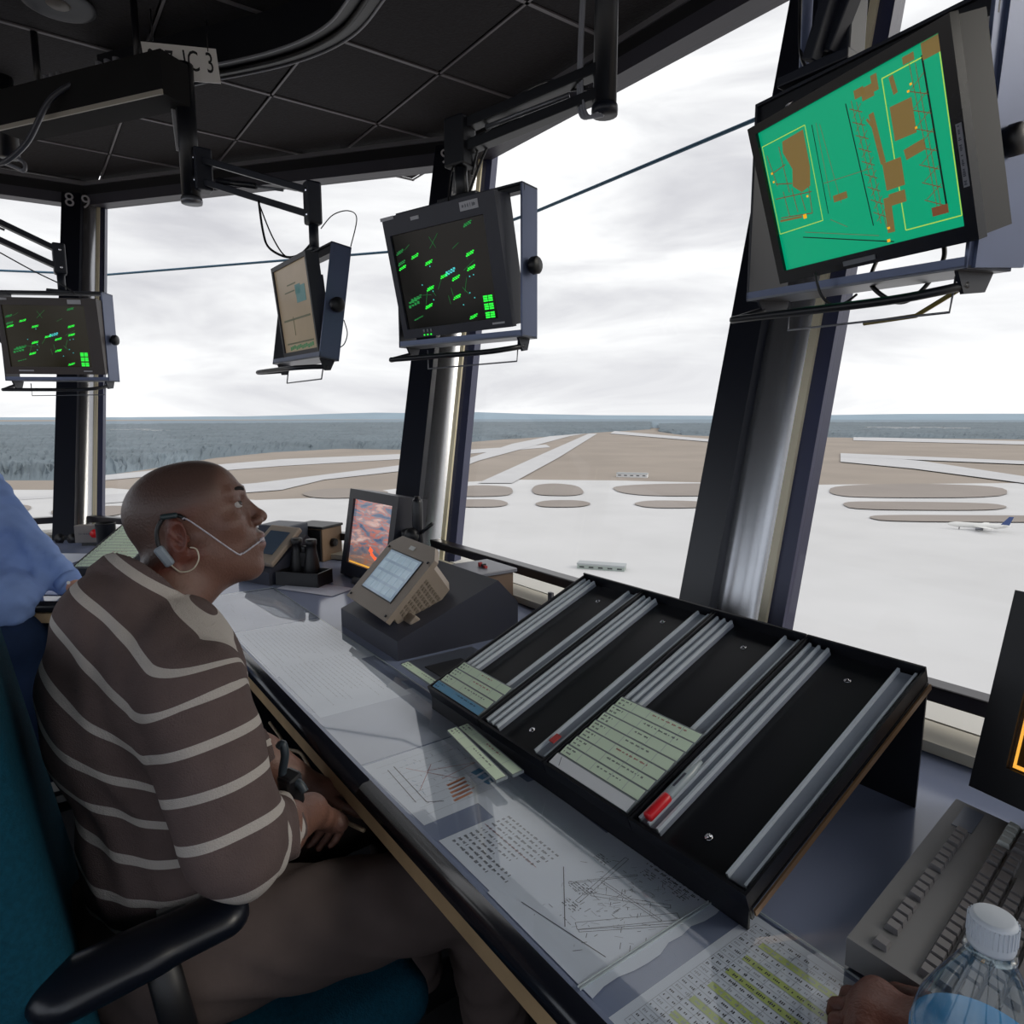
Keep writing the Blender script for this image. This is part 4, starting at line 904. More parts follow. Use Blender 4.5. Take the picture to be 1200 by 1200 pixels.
# --- big right monitor
K4 = 1.10
FM4 = T4(tuple(Vector((0,0,1.41)).lerp(Vector((-.614,1.11,1.795)), K4)), -11.6, 2.5, 2.5)
cage('monitor_cradle', 'large dark steel frame holding the green airport map monitor at the right', FM4, .462, .382, .11, .035)
DM4 = T4(tuple(Vector((0,0,1.41)).lerp(Vector((-.565,1.024,1.762)), K4*1.03)), -18.9, 20, 2)
gG = mat('green_map_screen', (0,140,100), .35, emit=.62); gBr = mat('brown_map_block', (112,92,50), .4, emit=.55); gRd = mat('dark_red_map_line', (110,66,40), .4, emit=.5)
gBk = mat('black_map_line', (10,30,26), .4); gYl = mat('yellow_map_line', (160,190,70), .4, emit=.6); gOr = mat('orange_map_mark', (210,150,20), .4, emit=.7)
SW, SH = .385*1.0, .2575
def airport_map():
    q = MB(); y = .0055
    def L(k, u0, v0, u1, v1, w_=.0012, yy=y):
        q.k = k; a = Vector(((u0-.5)*SW, yy, (.5-v0)*SH)); b_ = Vector(((u1-.5)*SW, yy, (.5-v1)*SH)); d = b_-a; n = Vector((-d.z,0,d.x)).normalized()*w_/2
        q.add([a-n, b_-n, b_+n, a+n], [[0,1,2,3]])
    def B(k, u, v, du, dv, a=0, yy=.0052): L(k, u-du/2, v, u+du/2, v+a, dv*SH, yy)
    def R(k, u0, v0, u1, v1, w_): [L(k,*s,w_) for s in ((u0,v0,u1,v0),(u1,v0,u1,v1),(u1,v1,u0,v1),(u0,v1,u0,v0))]
    # left inset
    R(4, .01,.10,.305,.73, .0014); 
    q.k = 1; pts = [(.15,.13),(.29,.12),(.29,.36),(.27,.48),(.21,.5),(.16,.44),(.18,.33),(.14,.2)]; q.add([Vector(((a-.5)*SW,.0052,(.5-b_)*SH)) for a, b_ in pts], [list(range(8))])
    for s in ((.03,.17,.06,.4),(.05,.3,.14,.28),(.05,.38,.16,.42),(.12,.15,.13,.47),(.09,.45,.10,.63),(.15,.45,.16,.62),(.2,.5,.21,.63),(.03,.48,.27,.52),(.26,.42,.25,.66),(.04,.62,.25,.66)): L(2,*s,.0016)
    L(1,.03,.64,.18,.66,.004)
    for p in ((.04,.3),(.04,.36),(.24,.54)): B(5,p[0],p[1],.012,.014)
    B(5,.20,.665,.022,.03)
    # centre
    L(3,.345,.12,.345,.70,.0016); L(2,.37,.12,.375,.62,.0008); L(2,.39,.14,.43,.66,.0008); L(2,.35,.5,.62,.52,.0008)
    L(1,.39,.62,.47,.62,.011); L(3,.16,.80,.67,.99,.0018); L(2,.18,.77,.6,.93,.0008); L(2,.35,.74,.44,.82,.0008)
    L(3,.545,.10,.58,.86,.002); L(2,.575,.10,.62,.86,.001); L(2,.60,.12,.645,.9,.001)
    for i in range(9): L(2,.56+.004*i,.14+.08*i,.62+.004*i,.19+.08*i,.0012); L(2,.62+.004*i,.14+.08*i,.57+.004*i,.2+.08*i,.0009)
    B(1,.66,.10,.06,.07); B(1,.70,.07,.03,.09); L(1,.66,.22,.68,.52,.010); L(1,.635,.24,.66,.30,.004)
    B(1,.72,.60,.09,.16); B(1,.72,.74,.08,.07); L(1,.67,.72,.665,.93,.014); B(1,.62,.08,.05,.05); B(5,.645,.975,.016,.018); B(5,.655,.90,.014,.014)
    # right inset
    R(4, .735,.07,.985,.94, .0016)
    L(3,.915,.06,.93,.90,.003); L(2,.86,.06,.89,.9,.001); L(2,.885,.08,.905,.86,.001)
    B(1,.80,.33,.10,.19); B(1,.83,.52,.09,.06,-.02); L(1,.775,.08,.785,.18,.008); B(1,.86,.04,.05,.04); B(2,.90,.88,.07,.05)
    for i in range(7): L(2,.84,.2+.1*i,.92,.26+.1*i,.0012); L(2,.92,.14+.1*i,.85,.2+.1*i,.0009)
    for p in ((.855,.17),(.84,.2),(.85,.40)): B(5,p[0],p[1],.010,.012)
    B(1,.955,.045,.075,.085)
    return q
D4 = thing('map_monitor', 'large tilted monitor showing a green and brown airport map', 'monitor', M=DM4)
bz4 = mat('glossy_black_bezel', (14,15,20), .25)
bezelbox(D4, .212, .148, 0, .004, SW/2, SH/2, .016, bz4)
MB().prism([(-.208,.016,-.144),(.208,.016,-.144),(.208,.016,.144),(-.208,.016,.144)], (0,.055,0)).ob('rear_shell', BLKP, D4)
MB().prism([(-.12,.041,-.09),(.12,.041,-.09),(.12,.041,.09),(-.12,.041,.09)], (0,.05,0)).ob('mount_block', BLKP, D4)
box('screen', (0,.008,.004), (SW,.004,SH), gG, D4)
mq = airport_map(); 
for v in mq.V: v.z += .004
mq.ob('airport_map', [gG, gBr, gRd, gBk, gYl, gOr], D4, kind='stuff')
box('maker_label', (-.005,-.001,-.138), (.07,.002,.008), mat('grey_label', (120,124,130), .4), D4); box('side_label', (.205,-.001,-.03), (.008,.002,.085), mat('grey_label2', (140,142,150), .4), D4)
qq = Print(); words(qq, 1, -.07, .01, 0, .0045, random.Random(5)); qq.V = [Vector((.205+v.y,-.0024,v.x)) for v in qq.V]; qq.ob('printed_legend', [ink]+PM[1:], D4, kind='stuff')
fr4 = [o for o in bpy.data.objects if o.name.startswith('monitor_cradle') and 'large' in o.get('label','')][0]
for k, xx in enumerate((-.14,-.085,.03,.12)):
    MB().tube(spline([(xx,-.004,.16),(xx+.004,-.012,.155),(xx+.010,-.012,.157),(xx+.012,-.004,.163)],5), .0018, 6).ob('clip_hook', CHROME, fr4, True)
# deep right arm plate on the big frame
MB().prism([(.231,.01,-.19),(.231,.13,-.185),(.231,.17,.30),(.231,.03,.30)], (.006,0,0)).ob('outer_side_plate', STEEL, fr4)
MB().tube([(.20,.06,-.20),(.19,.05,-.215),(.12,.05,-.25),(.02,.05,-.255)], .004, 8).ob('brass_rod', brass, fr4, True)
# looping cables under the monitors
def cable(pts, r, lab, m=BLKP, n=8, cat='cable'):
    o = MB().tube(spline(pts, n), r, 6).ob('cable', m, None, True); return tag(o, lab, cat)
def cp(l): return [dep(a, b_, d) for a, b_, d in l]
cable(cp([(955,320,1.24),(962,345,1.24),(975,357,1.24),(990,355,1.24),(1004,345,1.24)]), .0025, 'thin black cable looping below the green map monitor, left loop')
cable(cp([(1030,300,1.24),(1020,330,1.22),(1040,350,1.2),(1062,353,1.2),(1085,335,1.2),(1105,305,1.2),(1106,285,1.2)]), .004, 'thicker black cable looping below the green map monitor, right loop')
# ================================================================ ARMS
def arm(label, pa, pb, par=.075, w_=.035, h_=.022):
    """parallel arm from post block pa to end block pb"""
    o = thing('swing_mount', label, 'monitor arm', pa); pa, pb = Vector(pa), Vector(pb); z = Vector((0,0,1))
    MB().bar(pa+z*par/2, pb+z*par/2, w_, h_, bev=.002).ob('upper_link', NAVY, o, world=True); MB().bar(pa-z*par/2, pb-z*par/2, w_, h_, bev=.002).ob('lower_link', NAVY, o, world=True)
    a, b_ = pa.lerp(pb,.15)-z*par*.25, pa.lerp(pb,.75)+z*par*.2
    MB().tube([a, a.lerp(b_,.6)], .010, 10).ob('gas_strut', BLK, o, True, world=True); MB().tube([a.lerp(b_,.6), b_], .005, 8).ob('strut_rod', GREYM, o, True, world=True)
    MB().box(pb, (.05,.05,par+.06), None, .008).ob('end_block', NAVY, o, world=True)
    MB().box(pa, (.06,.06,par+.07), None, .006).ob('root_block', NAVY, o, world=True)
    n = (pb-pa).cross(z).normalized()
    for p in (pa, pb):
        for s in (-1,1): MB().lathe([(0,0),(.006,0),(.006,.003),(0,.004)], 8, facing(p+z*s*par/2+n*.033*(1 if p == pa else .8), n)).ob('bolt', CHROME, o, world=True)
    return o
# arm of the side-on monitor
pb = dep(357,258,2.30); f2 = FM2 @ Vector((0,.03,.19)); pb = Vector((f2.x, f2.y, f2.z+.155)); pa = dep(237,200,2.45)
A2 = arm('dark parallel arm reaching from the ceiling post to the side-on monitor', pa, pb)
MB().tube([pb-Vector((0,0,.05)), f2-Vector((0,0,.01))], .016, 12).ob('swivel_pole', NAVY, A2, True, world=True)
MB().box(f2+Vector((0,0,.0)), (.12,.06,.012), None, .003).ob('mount_plate', NAVY, A2, world=True)
o = thing('ceiling_post', 'black vertical post carrying the parallel arm beside the black beam', 'post', (pa.x,pa.y,CEZ))
pp = pa+fh.cross(Vector((0,0,1)))*-.045
MB().tube([(pp.x,pp.y,pa.z-.10),(pp.x,pp.y,dep(218,84,2.45).z)], .033, 16).ob('tube', BLK, o, True, world=True); MB().lathe([(.036,0),(.038,.01),(.036,.02)], 16, Matrix.Translation((pp.x,pp.y,pa.z-.115))).ob('end_cap', GREYM, o, True, world=True)
MB().bar((pp.x-.03,pp.y-.04,pa.z+.27), (pp.x-.0,pp.y-.035,pa.z+.06), .012, .006).ob('label_strip', labM, o, world=True)
# left arm
f1 = FM1 @ Vector((.03,.05,.20)); pb = f1+Vector((0,0,.14)); pa = pb+Vector((-.15,-.75,.30))+Vector((.25,0,0))
A1 = arm('dark parallel arm entering from the left edge above the left radar monitor', pa, pb)
MB().tube([pb-Vector((0,0,.05)), f1-Vector((0,0,.01))], .016, 12).ob('swivel_pole', NAVY, A1, True, world=True)
MB().box(f1, (.05,.12,.012), None, .003).ob('mount_plate', NAVY, A1, world=True)
MB().tube([(pa.x,pa.y,pa.z-.1),(pa.x,pa.y,CEZ)], .03, 14).ob('ceiling_post', BLK, A1, True, world=True)
# centre monitor post + horizontal bracket
f3 = FM3 @ Vector((-.0,.035,.194)); a3 = thing('swing_mount', 'black arm along the window head holding the centre radar monitor', 'monitor arm', f3)
top3 = Vector((f3.x,f3.y,f3.z+.10)); ft3 = dep(539,182,1.88); top3 = ft3
MB().tube([f3-Vector((0,0,.005)), top3], .018, 14).ob('swivel_pole', BLK, a3, True, world=True); MB().box(f3+Vector((0,0,.004)), (.14,.06,.014), Euler((0,0,.3)).to_matrix(), .003).ob('mount_plate', BLK, a3, world=True)
MB().box(top3+Vector((0,0,.03)), (.07,.06,.13), Euler((0,0,.3)).to_matrix(), .006).ob('end_block', BLK, a3, world=True)
e3 = dep(702,92,1.72); d3 = (e3-top3)
MB().bar(top3+Vector((0,0,.07)), e3+Vector((0,0,.02)), .04, .026, bev=.002).ob('upper_link', BLK, a3, world=True)
MB().bar(top3+Vector((0,0,.01)), e3-Vector((0,0,.04)), .04, .026, bev=.002).ob('lower_link', BLK, a3, world=True)
MB().tube([top3.lerp(e3,.2)+Vector((0,0,.035)), top3.lerp(e3,.8)+Vector((0,0,.0))], .007, 8).ob('strut_rod', GREYM, a3, True, world=True)
o = thing('ceiling_post', 'black square post dropping from the ceiling above the middle window', 'post', (e3.x,e3.y,CEZ))
MB().tube([(e3.x+.012,e3.y+.01,e3.z-.08),(e3.x+.012,e3.y+.01,CEZ)], .030, 16).ob('tube', BLK, o, True, world=True); MB().lathe([(.033,0),(.034,.012),(.033,.024)], 16, Matrix.Translation((e3.x+.012,e3.y+.01,e3.z-.09))).ob('end_cap', NAVY, o, True, world=True)
wire = mat('grey_white_wire', (150,152,160), .4)
for k in range(3):
    cable([(e3.x-.03+.007*k,e3.y-.03,CEZ-.02),(e3.x-.025+.006*k,e3.y-.035,e3.z+.3),(e3.x-.045+.006*k,e3.y-.03,e3.z+.05),(e3.x-.03+.01*k,e3.y-.035,e3.z-.085),(e3.x+.03+.01*k,e3.y-.03,e3.z-.10-.006*k)], .004, 'grey wire hanging down the ceiling post above the middle window, %s of three' % ['left','middle','right'][k], wire)
cable([e3+Vector((-.02,-.02,-.02)), dep(640,95,1.8), dep(590,125,1.84), dep(565,160,1.86), dep(553,205,1.88)], .0035, 'black cable arching from the ceiling post to the centre monitor, outer one', wire if False else BLKP)
cable([e3+Vector((0,-.02,-.03)), dep(650,110,1.8), dep(605,140,1.84), dep(575,165,1.86), dep(550,225,1.88)], .0035, 'black cable arching from the ceiling post to the centre monitor, inner one')
cable(cp([(525,250,1.86),(528,205,1.87),(545,170,1.87),(575,150,1.85)]), .003, 'short black cable rising behind the centre monitor frame')
# arm of the big monitor : post and diagonal links above
p4 = FM4 @ Vector((-.09,.06,.20))
a4 = thing('swing_mount', 'black diagonal arm links above the green map monitor', 'monitor arm', p4)
u4 = dep(990,-60,1.30); l4 = dep(950,78,1.27)
MB().bar(dep(950,72,1.26), dep(985,-40,1.20), .03, .022, (1,0,0), .002).ob('left_link', NAVY, a4, world=True); MB().bar(dep(972,62,1.26), dep(1012,-40,1.20), .035, .022, (1,0,0), .002).ob('right_link', NAVY, a4, world=True)
MB().bar(dep(962,72,1.27), dep(1000,10,1.24), .01, .008).ob('strut_rod', CHROME, a4, world=True)
MB().box(dep(960,85,1.27), (.14,.06,.02), None, .003).ob('mount_plate', NAVY, a4, world=True); MB().box(dep(985,40,1.28), (.07,.06,.14), None, .005).ob('end_block', NAVY, a4, world=True)
q = dep(944,50,1.45); MB().tube([(q.x,q.y,q.z-.1),(q.x,q.y,CEZ)], .011, 10).ob('vertical_tube', STEEL, a4, True, world=True)
cable([Vector((q.x-.015,q.y,CEZ)), Vector((q.x-.02,q.y,q.z+.2)), Vector((q.x-.012,q.y,q.z)), dep(948,85,1.35)], .004, 'black cable down the slim tube left of the big monitor')
# cable loops on the side-on monitor
w2 = [dep(303,235,2.28), dep(308,270,2.26), dep(315,290,2.25), dep(335,301,2.25), dep(352,298,2.25), dep(365,285,2.25)]
cable(w2, .004, 'black cable hanging in a loop below the parallel arm')
cable([dep(304,240,2.3), dep(318,275,2.28), dep(332,298,2.27), dep(345,303,2.26)], .0025, 'thin black wire crossing the loop below the parallel arm')
cable([dep(376,268,2.2), dep(390,252,2.2), dep(408,247,2.2), dep(418,256,2.2), dep(411,289,2.2)], .0018, 'thin wire arching above the side-on monitor')
cable([dep(403,375,2.2), dep(407,390,2.2), dep(404,402,2.2), dep(399,407,2.2)], .0018, 'small wire loop at the back of the side-on frame')
cable([dep(0,296,3.0), dep(40,318,3.0), dep(75,335,2.95), dep(88,345,2.95)], .003, 'thin wire below the left parallel arm')
# ================================================================ CEILING RAIL, BEAM, SIGN
rl = thing('ceiling_track', 'black curved ceiling track with pale conduit along its lower edge', 'ceiling track', (-2.9,.9,2.7))
pts = [onz(px, py, 2.70) for px, py in ((455,-45),(432,-8),(405,28),(372,50),(330,66),(285,77),(240,86),(190,98),(130,112))]
sp = spline(pts, 8); prev = None
def sweep(pts, prof, nm, m, par):
    V = []; Fc = []; K = len(prof)
    for i, p in enumerate(pts):
        t = (pts[min(i+1,len(pts)-1)]-pts[max(i-1,0)]).normalized(); n = Vector((t.y,-t.x,0)).normalized()
        V += [p+n*x+Vector((0,0,z)) for x, z in prof]
    for i in range(len(pts)-1):
        for k in range(K): Fc.append([i*K+k, i*K+(k+1)%K, (i+1)*K+(k+1)%K, (i+1)*K+k])
    Fc += [list(range(K)), [(len(pts)-1)*K+k for k in range(K)]]
    return mob(nm, V, Fc, m, par, world=True)
sweep(sp, [(-.05,0),(.05,0),(.05,.13),(-.05,.13)], 'track_body', BLK, rl)
cond = mat('pale_conduit', (128,130,138), .35)
MB().tube([p+Vector((0,0,-.008)) for p in sp], .008, 8).ob('conduit', BLKP, rl, True, world=True)
for off in (-.045,.05):
    MB().tube([sp[i]+Vector(((sp[min(i+1,len(sp)-1)]-sp[max(i-1,0)]).normalized().y*off, -(sp[min(i+1,len(sp)-1)]-sp[max(i-1,0)]).normalized().x*off, -.002)) for i in range(len(sp))], .005, 8).ob('conduit', cond, rl, True, world=True)
bm_ = thing('black_beam', 'straight black box beam with a pale lower edge beside the left wall of windows', 'beam', onz(120,130,2.55))
a, b_ = onz(208,118,2.50), onz(15,160,2.50); a.z = b_.z = 2.57
MB().bar(a, b_, .12, .14).ob('box_body', mat('matte_black_beam', (12,12,15), .95), bm_, world=True)
d = (b_-a).normalized(); n = Vector((d.y,-d.x,0)); n = n if n.dot(-a) > 0 else -n
MB().bar(a+n*.062+Vector((0,0,-.066)), b_+n*.062+Vector((0,0,-.066)), .006, .016).ob('pale_edge', mat('cream_edge', (176,170,158), .5), bm_, world=True)
for k, t in enumerate((.28,.33,.38,.62,.66,.70)): MB().lathe([(0,0),(.012,0),(.012,.02),(0,.024)], 10, Matrix.Translation(a.lerp(b_,t)+Vector((0,0,.075))+n*.03)).ob('bolt_cap', cond, bm_, True, world=True)
for t in (.2,.8): MB().tube([a.lerp(b_,t)+Vector((0,0,.06)), Vector((*a.lerp(b_,t).xy, CEZ))], .012, 8).ob('hanger', BLK, bm_, True, world=True)
cable([b_+Vector((0,0,.08)).lerp(Vector(),0)+(a-b_)*.55, b_+(a-b_)*.42+n*.09+Vector((0,0,-.02)), b_+(a-b_)*.25+n*.10+Vector((0,0,-.16)), b_+(a-b_)*.05+n*.1+Vector((0,0,-.21)), b_-(a-b_)*.12+n*.1+Vector((0,0,-.14))], .010, 'grey hose sagging in front of the black beam', mat('grey_hose', (70,72,80), .3))
# sign
s0 = dep(168,78,2.42); s1 = dep(257,72,2.42)
sg = thing('code_sign', 'white sign lettered 007 IC 3 hanging at the end of the black beam', 'sign', M=facing(dep(213,74,2.40), -ray(213,74)*Vector((1,1,.25)), Vector((.0,0,1))) @ Matrix.Scale(.88,4))
box('plate', (0,0,0), (.275,.125,.004), mat('sign_white', (240,240,240), .5, vary=.04), sg, M=Euler((0,0,.10)).to_matrix())
for (s_, x_, y_, z_) in (('007',-.075,-.008,.085),('IC',.035,.010,.085),('3',.105,.016,.085)):
    tm = Matrix.Translation((x_,y_,.0026)) @ Euler((0,0,.10)).to_matrix().to_4x4(); text('lettering', s_, z_*1.25, tm, ink if False else BLK, sg, .0005, .62, world=False)
for x_ in (-.1,.1): MB().tube([(x_,.06,0),(x_,.17,0)], .003, 6).ob('hanger', BLK, sg, True)
# metal clutter at the top left: bracket box and pipe elbow
o = thing('junction_box', 'grey junction box cut by the left frame edge under the ceiling', 'junction box', dep(4,72,2.9))
MB().box(dep(4,70,2.9), (.10,.10,.12), None, .004).ob('case', GREYM, o, world=True); q = dep(4,110,2.9)
MB().tube([(q.x,q.y,q.z+.1),(q.x,q.y,q.z-.26)], .04, 14).ob('vertical_tube', BLK, o, True, world=True); MB().box((q.x,q.y,q.z-.02), (.13,.13,.03), None, .004).ob('clamp_plate', GREYM, o, world=True)
MB().tube(spline([dep(2,190,2.8),dep(18,196,2.8),dep(28,200,2.8),dep(29,192,2.8),dep(22,186,2.8)],6), .008).ob('pale_hook', cond, o, True, world=True)
MB().tube([(q.x,q.y,q.z+.1),(q.x,q.y,CEZ)], .02, 10).ob('hanger', BLK, o, True, world=True)
# small wire bundles at the column heads
for k, (px, py) in enumerate(((70,213),(104,213))):
    o = thing('wire_clip', ['left','right'][k]+' cluster of pale clips over the left column head', 'clips', dep(px,py,4.3))
    for j in range(3): MB().tube(spline([dep(px-4+4*j,py-8,4.3),dep(px-3+5*j,py+3,4.3),dep(px+2+3*j,py+14,4.3)],4), .008, 6).ob('clip', cond, o, True, world=True)
# blue guy cable outside the windows
cb = thing('outside_cable', 'taut blue-green cable stretched outside all the windows', 'cable', (-1.5,2.35,2.6))
def cz(px, py, Y): return ony(px, py, Y)
pB = [ony(630,247,2.35), ony(885,140,2.35), ony(1165,20,2.35)]
ccorner = ony(560,273,2.35); 
dirA = Vector((-.80,-.60,0)); h = ccorner.z
ca = onz(458,295,h); cb2 = onz(125,322,h); cc_ = onz(0,317,h)
MB().tube([pB[2]+(pB[2]-pB[0])*1.2, pB[2], pB[1], pB[0], ccorner, ca, cb2, cc_, cc_+(cc_-cb2)*1.5], .0085, 8).ob('strand', BLUEL, cb, True, world=True)
# ================================================================ PEOPLE
def attrmat(name, base, pairs, rough=.5, bump=0, bs=120, spec=.4, sss=0, vary=.0, vs=30):
    """colour mixed by per-vertex attributes: pairs = [(attribute, colour)]"""
    m = bpy.data.materials.new(name); m.use_nodes = True; t = m.node_tree; b = t.nodes['Principled BSDF']
    tc = N(t,'ShaderNodeTexCoord'); nz = N(t,'ShaderNodeTexNoise', Scale=vs, Detail=4); t.links.new(tc.outputs['Object'], nz.inputs['Vector'])
    mx = N(t,'ShaderNodeMix', data_type='RGBA'); mx.inputs['A'].default_value = lin([v*(1-vary) for v in base]); mx.inputs['B'].default_value = lin([min(255,v*(1+vary)) for v in base])
    t.links.new(nz.outputs['Fac'], mx.inputs['Factor']); cur = mx.outputs['Result']
    for a, c in pairs:
        at = N(t,'ShaderNodeAttribute', attribute_name=a); m2 = N(t,'ShaderNodeMix', data_type='RGBA'); m2.inputs['B'].default_value = lin(c)
        t.links.new(at.outputs['Fac'], m2.inputs['Factor']); t.links.new(cur, m2.inputs['A']); cur = m2.outputs['Result']
    t.links.new(cur, b.inputs['Base Color']); b.inputs['Roughness'].default_value = rough; b.inputs['Specular IOR Level'].default_value = spec
    if bump:
        n2 = N(t,'ShaderNodeTexNoise', Scale=bs, Detail=4); t.links.new(tc.outputs['Object'], n2.inputs['Vector'])
        bp = N(t,'ShaderNodeBump', Strength=bump, Distance=.003); t.links.new(n2.outputs['Fac'], bp.inputs['Height']); t.links.new(bp.outputs[0], b.inputs['Normal'])
    return m
def stripemat(name, base, stripe, per, duty, rough=.9):
    m = bpy.data.materials.new(name); m.use_nodes = True; t = m.node_tree; b = t.nodes['Principled BSDF']; L = t.links.new
    at = N(t,'ShaderNodeAttribute', attribute_name='run'); dv = N(t,'ShaderNodeMath', operation='DIVIDE'); dv.inputs[1].default_value = per
    fr = N(t,'ShaderNodeMath', operation='FRACT'); lt = N(t,'ShaderNodeMath', operation='LESS_THAN'); lt.inputs[1].default_value = duty
    L(at.outputs['Fac'], dv.inputs[0]); L(dv.outputs[0], fr.inputs[0]); L(fr.outputs[0], lt.inputs[0])
    tc = N(t,'ShaderNodeTexCoord'); nz = N(t,'ShaderNodeTexNoise', Scale=18, Detail=5); L(tc.outputs['Object'], nz.inputs['Vector'])
    mx = N(t,'ShaderNodeMix', data_type='RGBA'); mx.inputs['A'].default_value = lin([v*.88 for v in base]); mx.inputs['B'].default_value = lin([v*1.12 for v in base]); L(nz.outputs['Fac'], mx.inputs['Factor'])
    m2 = N(t,'ShaderNodeMix', data_type='RGBA'); m2.inputs['B'].default_value = lin(stripe); L(lt.outputs[0], m2.inputs['Factor']); L(mx.outputs['Result'], m2.inputs['A'])
    L(m2.outputs['Result'], b.inputs['Base Color']); b.inputs['Roughness'].default_value = rough; b.inputs['Specular IOR Level'].default_value = .15
    n2 = N(t,'ShaderNodeTexNoise', Scale=500, Detail=2); L(tc.outputs['Object'], n2.inputs['Vector'])
    n3 = N(t,'ShaderNodeTexNoise', Scale=22, Detail=3, Distortion=.8); L(tc.outputs['Object'], n3.inputs['Vector'])
    ad = N(t,'ShaderNodeMath', operation='MULTIPLY_ADD'); ad.inputs[1].default_value = 3.0; L(n3.outputs['Fac'], ad.inputs[0]); L(n2.outputs['Fac'], ad.inputs[2])
    bp = N(t,'ShaderNodeBump', Strength=.5, Distance=.004); L(ad.outputs[0], bp.inputs['Height']); L(bp.outputs[0], b.inputs['Normal'])
    return m
# ---- head in its own frame: x to the person's right, y forward, z up, origin between the ear canals
EY = np.array([.031,.0755,.022])
def headsdf(P):
    A = np.abs(P*np.array([1,0,0],np.float32)); Q = P.copy(); Q[:,0] = np.abs(Q[:,0])        # mirrored copy
    d = ell(P, (0,-.008,.042), (.074,.094,.079))
    d = smin(d, ell(P, (0,.032,.048), (.064,.060,.062)), .02)
    d = smin(d, ell(P, (0,-.045,.008), (.058,.046,.052)), .02)
    d = smin(d, ell(P, (0,.035,-.030), (.060,.058,.060)), .035)              # mid face
    d = smin(d, ell(P, (0,.042,-.070), (.040,.040,.036)), .03)               # jaw
    d = smin(d, cone(Q, (.056,.0,-.035), (.018,.060,-.094), .016,.013), .03)   # jaw line
    d = smin(d, ell(P, (0,.064,-.095), (.019,.016,.015)), .02)               # chin
    d = smin(d, ell(Q, (.042,.058,-.008), (.022,.022,.018)), .022)           # cheek bone
    d = smin(d, cone(Q, (.010,.090,.041), (.044,.074,.043), .0085,.008), .014)   # brow ridge
    d = smin(d, ell(P, (0,.072,-.050), (.032,.021,.026)), .018)              # muzzle
    d = smax(d, -ell(Q, (.032,.101,.020), (.019,.018,.012)), .012)           # eye sockets
    d = smin(d, cone(P, (0,.088,.028), (0,.104,-.006), .0075,.0095), .012)   # nose bridge
    d = smin(d, ell(P, (0,.108,-.014), (.0125,.0115,.0105)), .008)           # tip
    d = smin(d, ell(Q, (.0155,.100,-.018), (.0085,.0105,.0085)), .006)       # wings
    d = smax(d, -ell(Q, (.0075,.108,-.0262), (.0038,.006,.0035)), .003)      # nostrils
    d = smin(d, ell(P, (0,.0925,-.0455), (.023,.0115,.0080)), .006)
    d = smin(d, ell(P, (0,.0885,-.0610), (.021,.0120,.0095)), .006)
    d = smax(d, -cone(Q, (0,.1045,-.0525), (.024,.087,-.0535), .0024,.0014), .004)
    d = smin(d, ell(P, (0,.0785,-.074), (.014,.006,.006)), .01)
    # lids around the eyeball
    e = Q-EY.astype(np.float32); r = np.linalg.norm(e, axis=1); lid = r-.0146
    up_ = smax(lid, -(e[:,2]-.0052+.10*e[:,1]), .002); lo_ = smax(lid, (e[:,2]+.0062), .002)
    d = smin(d, np.minimum(up_, lo_), .0035)
    # ears
    an = math.radians(-14); R = np.array([[1,0,0],[0,math.cos(an),-math.sin(an)],[0,math.sin(an),math.cos(an)]]) @ np.array([[math.cos(.45),math.sin(.45),0],[-math.sin(.45),math.cos(.45),0],[0,0,1]])
    ear = ell(Q, (.078,-.022,.004), (.0075,.0185,.032), R)
    ear = smax(ear, -ell(Q, (.087,-.018,.004), (.0085,.0115,.021), R), .004)
    ear = smin(ear, cone(Q, (.079,-.028,.014), (.080,-.018,-.006), .0030,.0026), .003)
    ear = smin(ear, ell(Q, (.076,-.008,-.003), (.0045,.0045,.007)), .004)
    ear = smin(ear, ell(Q, (.0765,-.013,-.026), (.0045,.009,.009)), .005)
    d = smin(d, ear, .005)
    return d
def headneck(nbase, r0=.055, r1=.050):
    nb = np.array(nbase)
    def f(P):
        d = headsdf(P); n = cone(P, (0,-.022,-.035), tuple(nb), r0, r1)
        n = smin(n, cone(P, (0,.000,-.075), (nb[0],nb[1]+.035,nb[2]-.005), .038,.040), .03)
        return smin(d, n, .028)
    return f
def headattrs(P):
    x, y, z = P[:,0], P[:,1], P[:,2]
    hair = 1/(1+np.exp(-((z-.045)+(-.35*(y-.03))-np.maximum(0,y-.055)*1.6)/.010)); hair *= np.clip((.088-y)/.02, 0, 1)
    hair = np.maximum(hair, np.clip((-.035-y)/.03,0,1)*np.clip((z+.045)/.03,0,1))
    lips = np.clip(1-np.sqrt((x/.026)**2+((z+.0535)/.0165)**2), 0, 1)*3*(y > .078)
    beard = np.clip((.022-np.abs(x))/.01,0,1)*np.clip(1-np.abs(z+.034)/.008,0,1)*(y > .085)*.8
    ear = np.clip((np.abs(x)-.070)/.008, 0, 1)*np.clip((.05-np.abs(z))/.01,0,1)
    return {'hair': np.clip(hair,0,1), 'lips': np.clip(lips,0,1), 'beard': np.clip(beard,0,1), 'ear': ear}
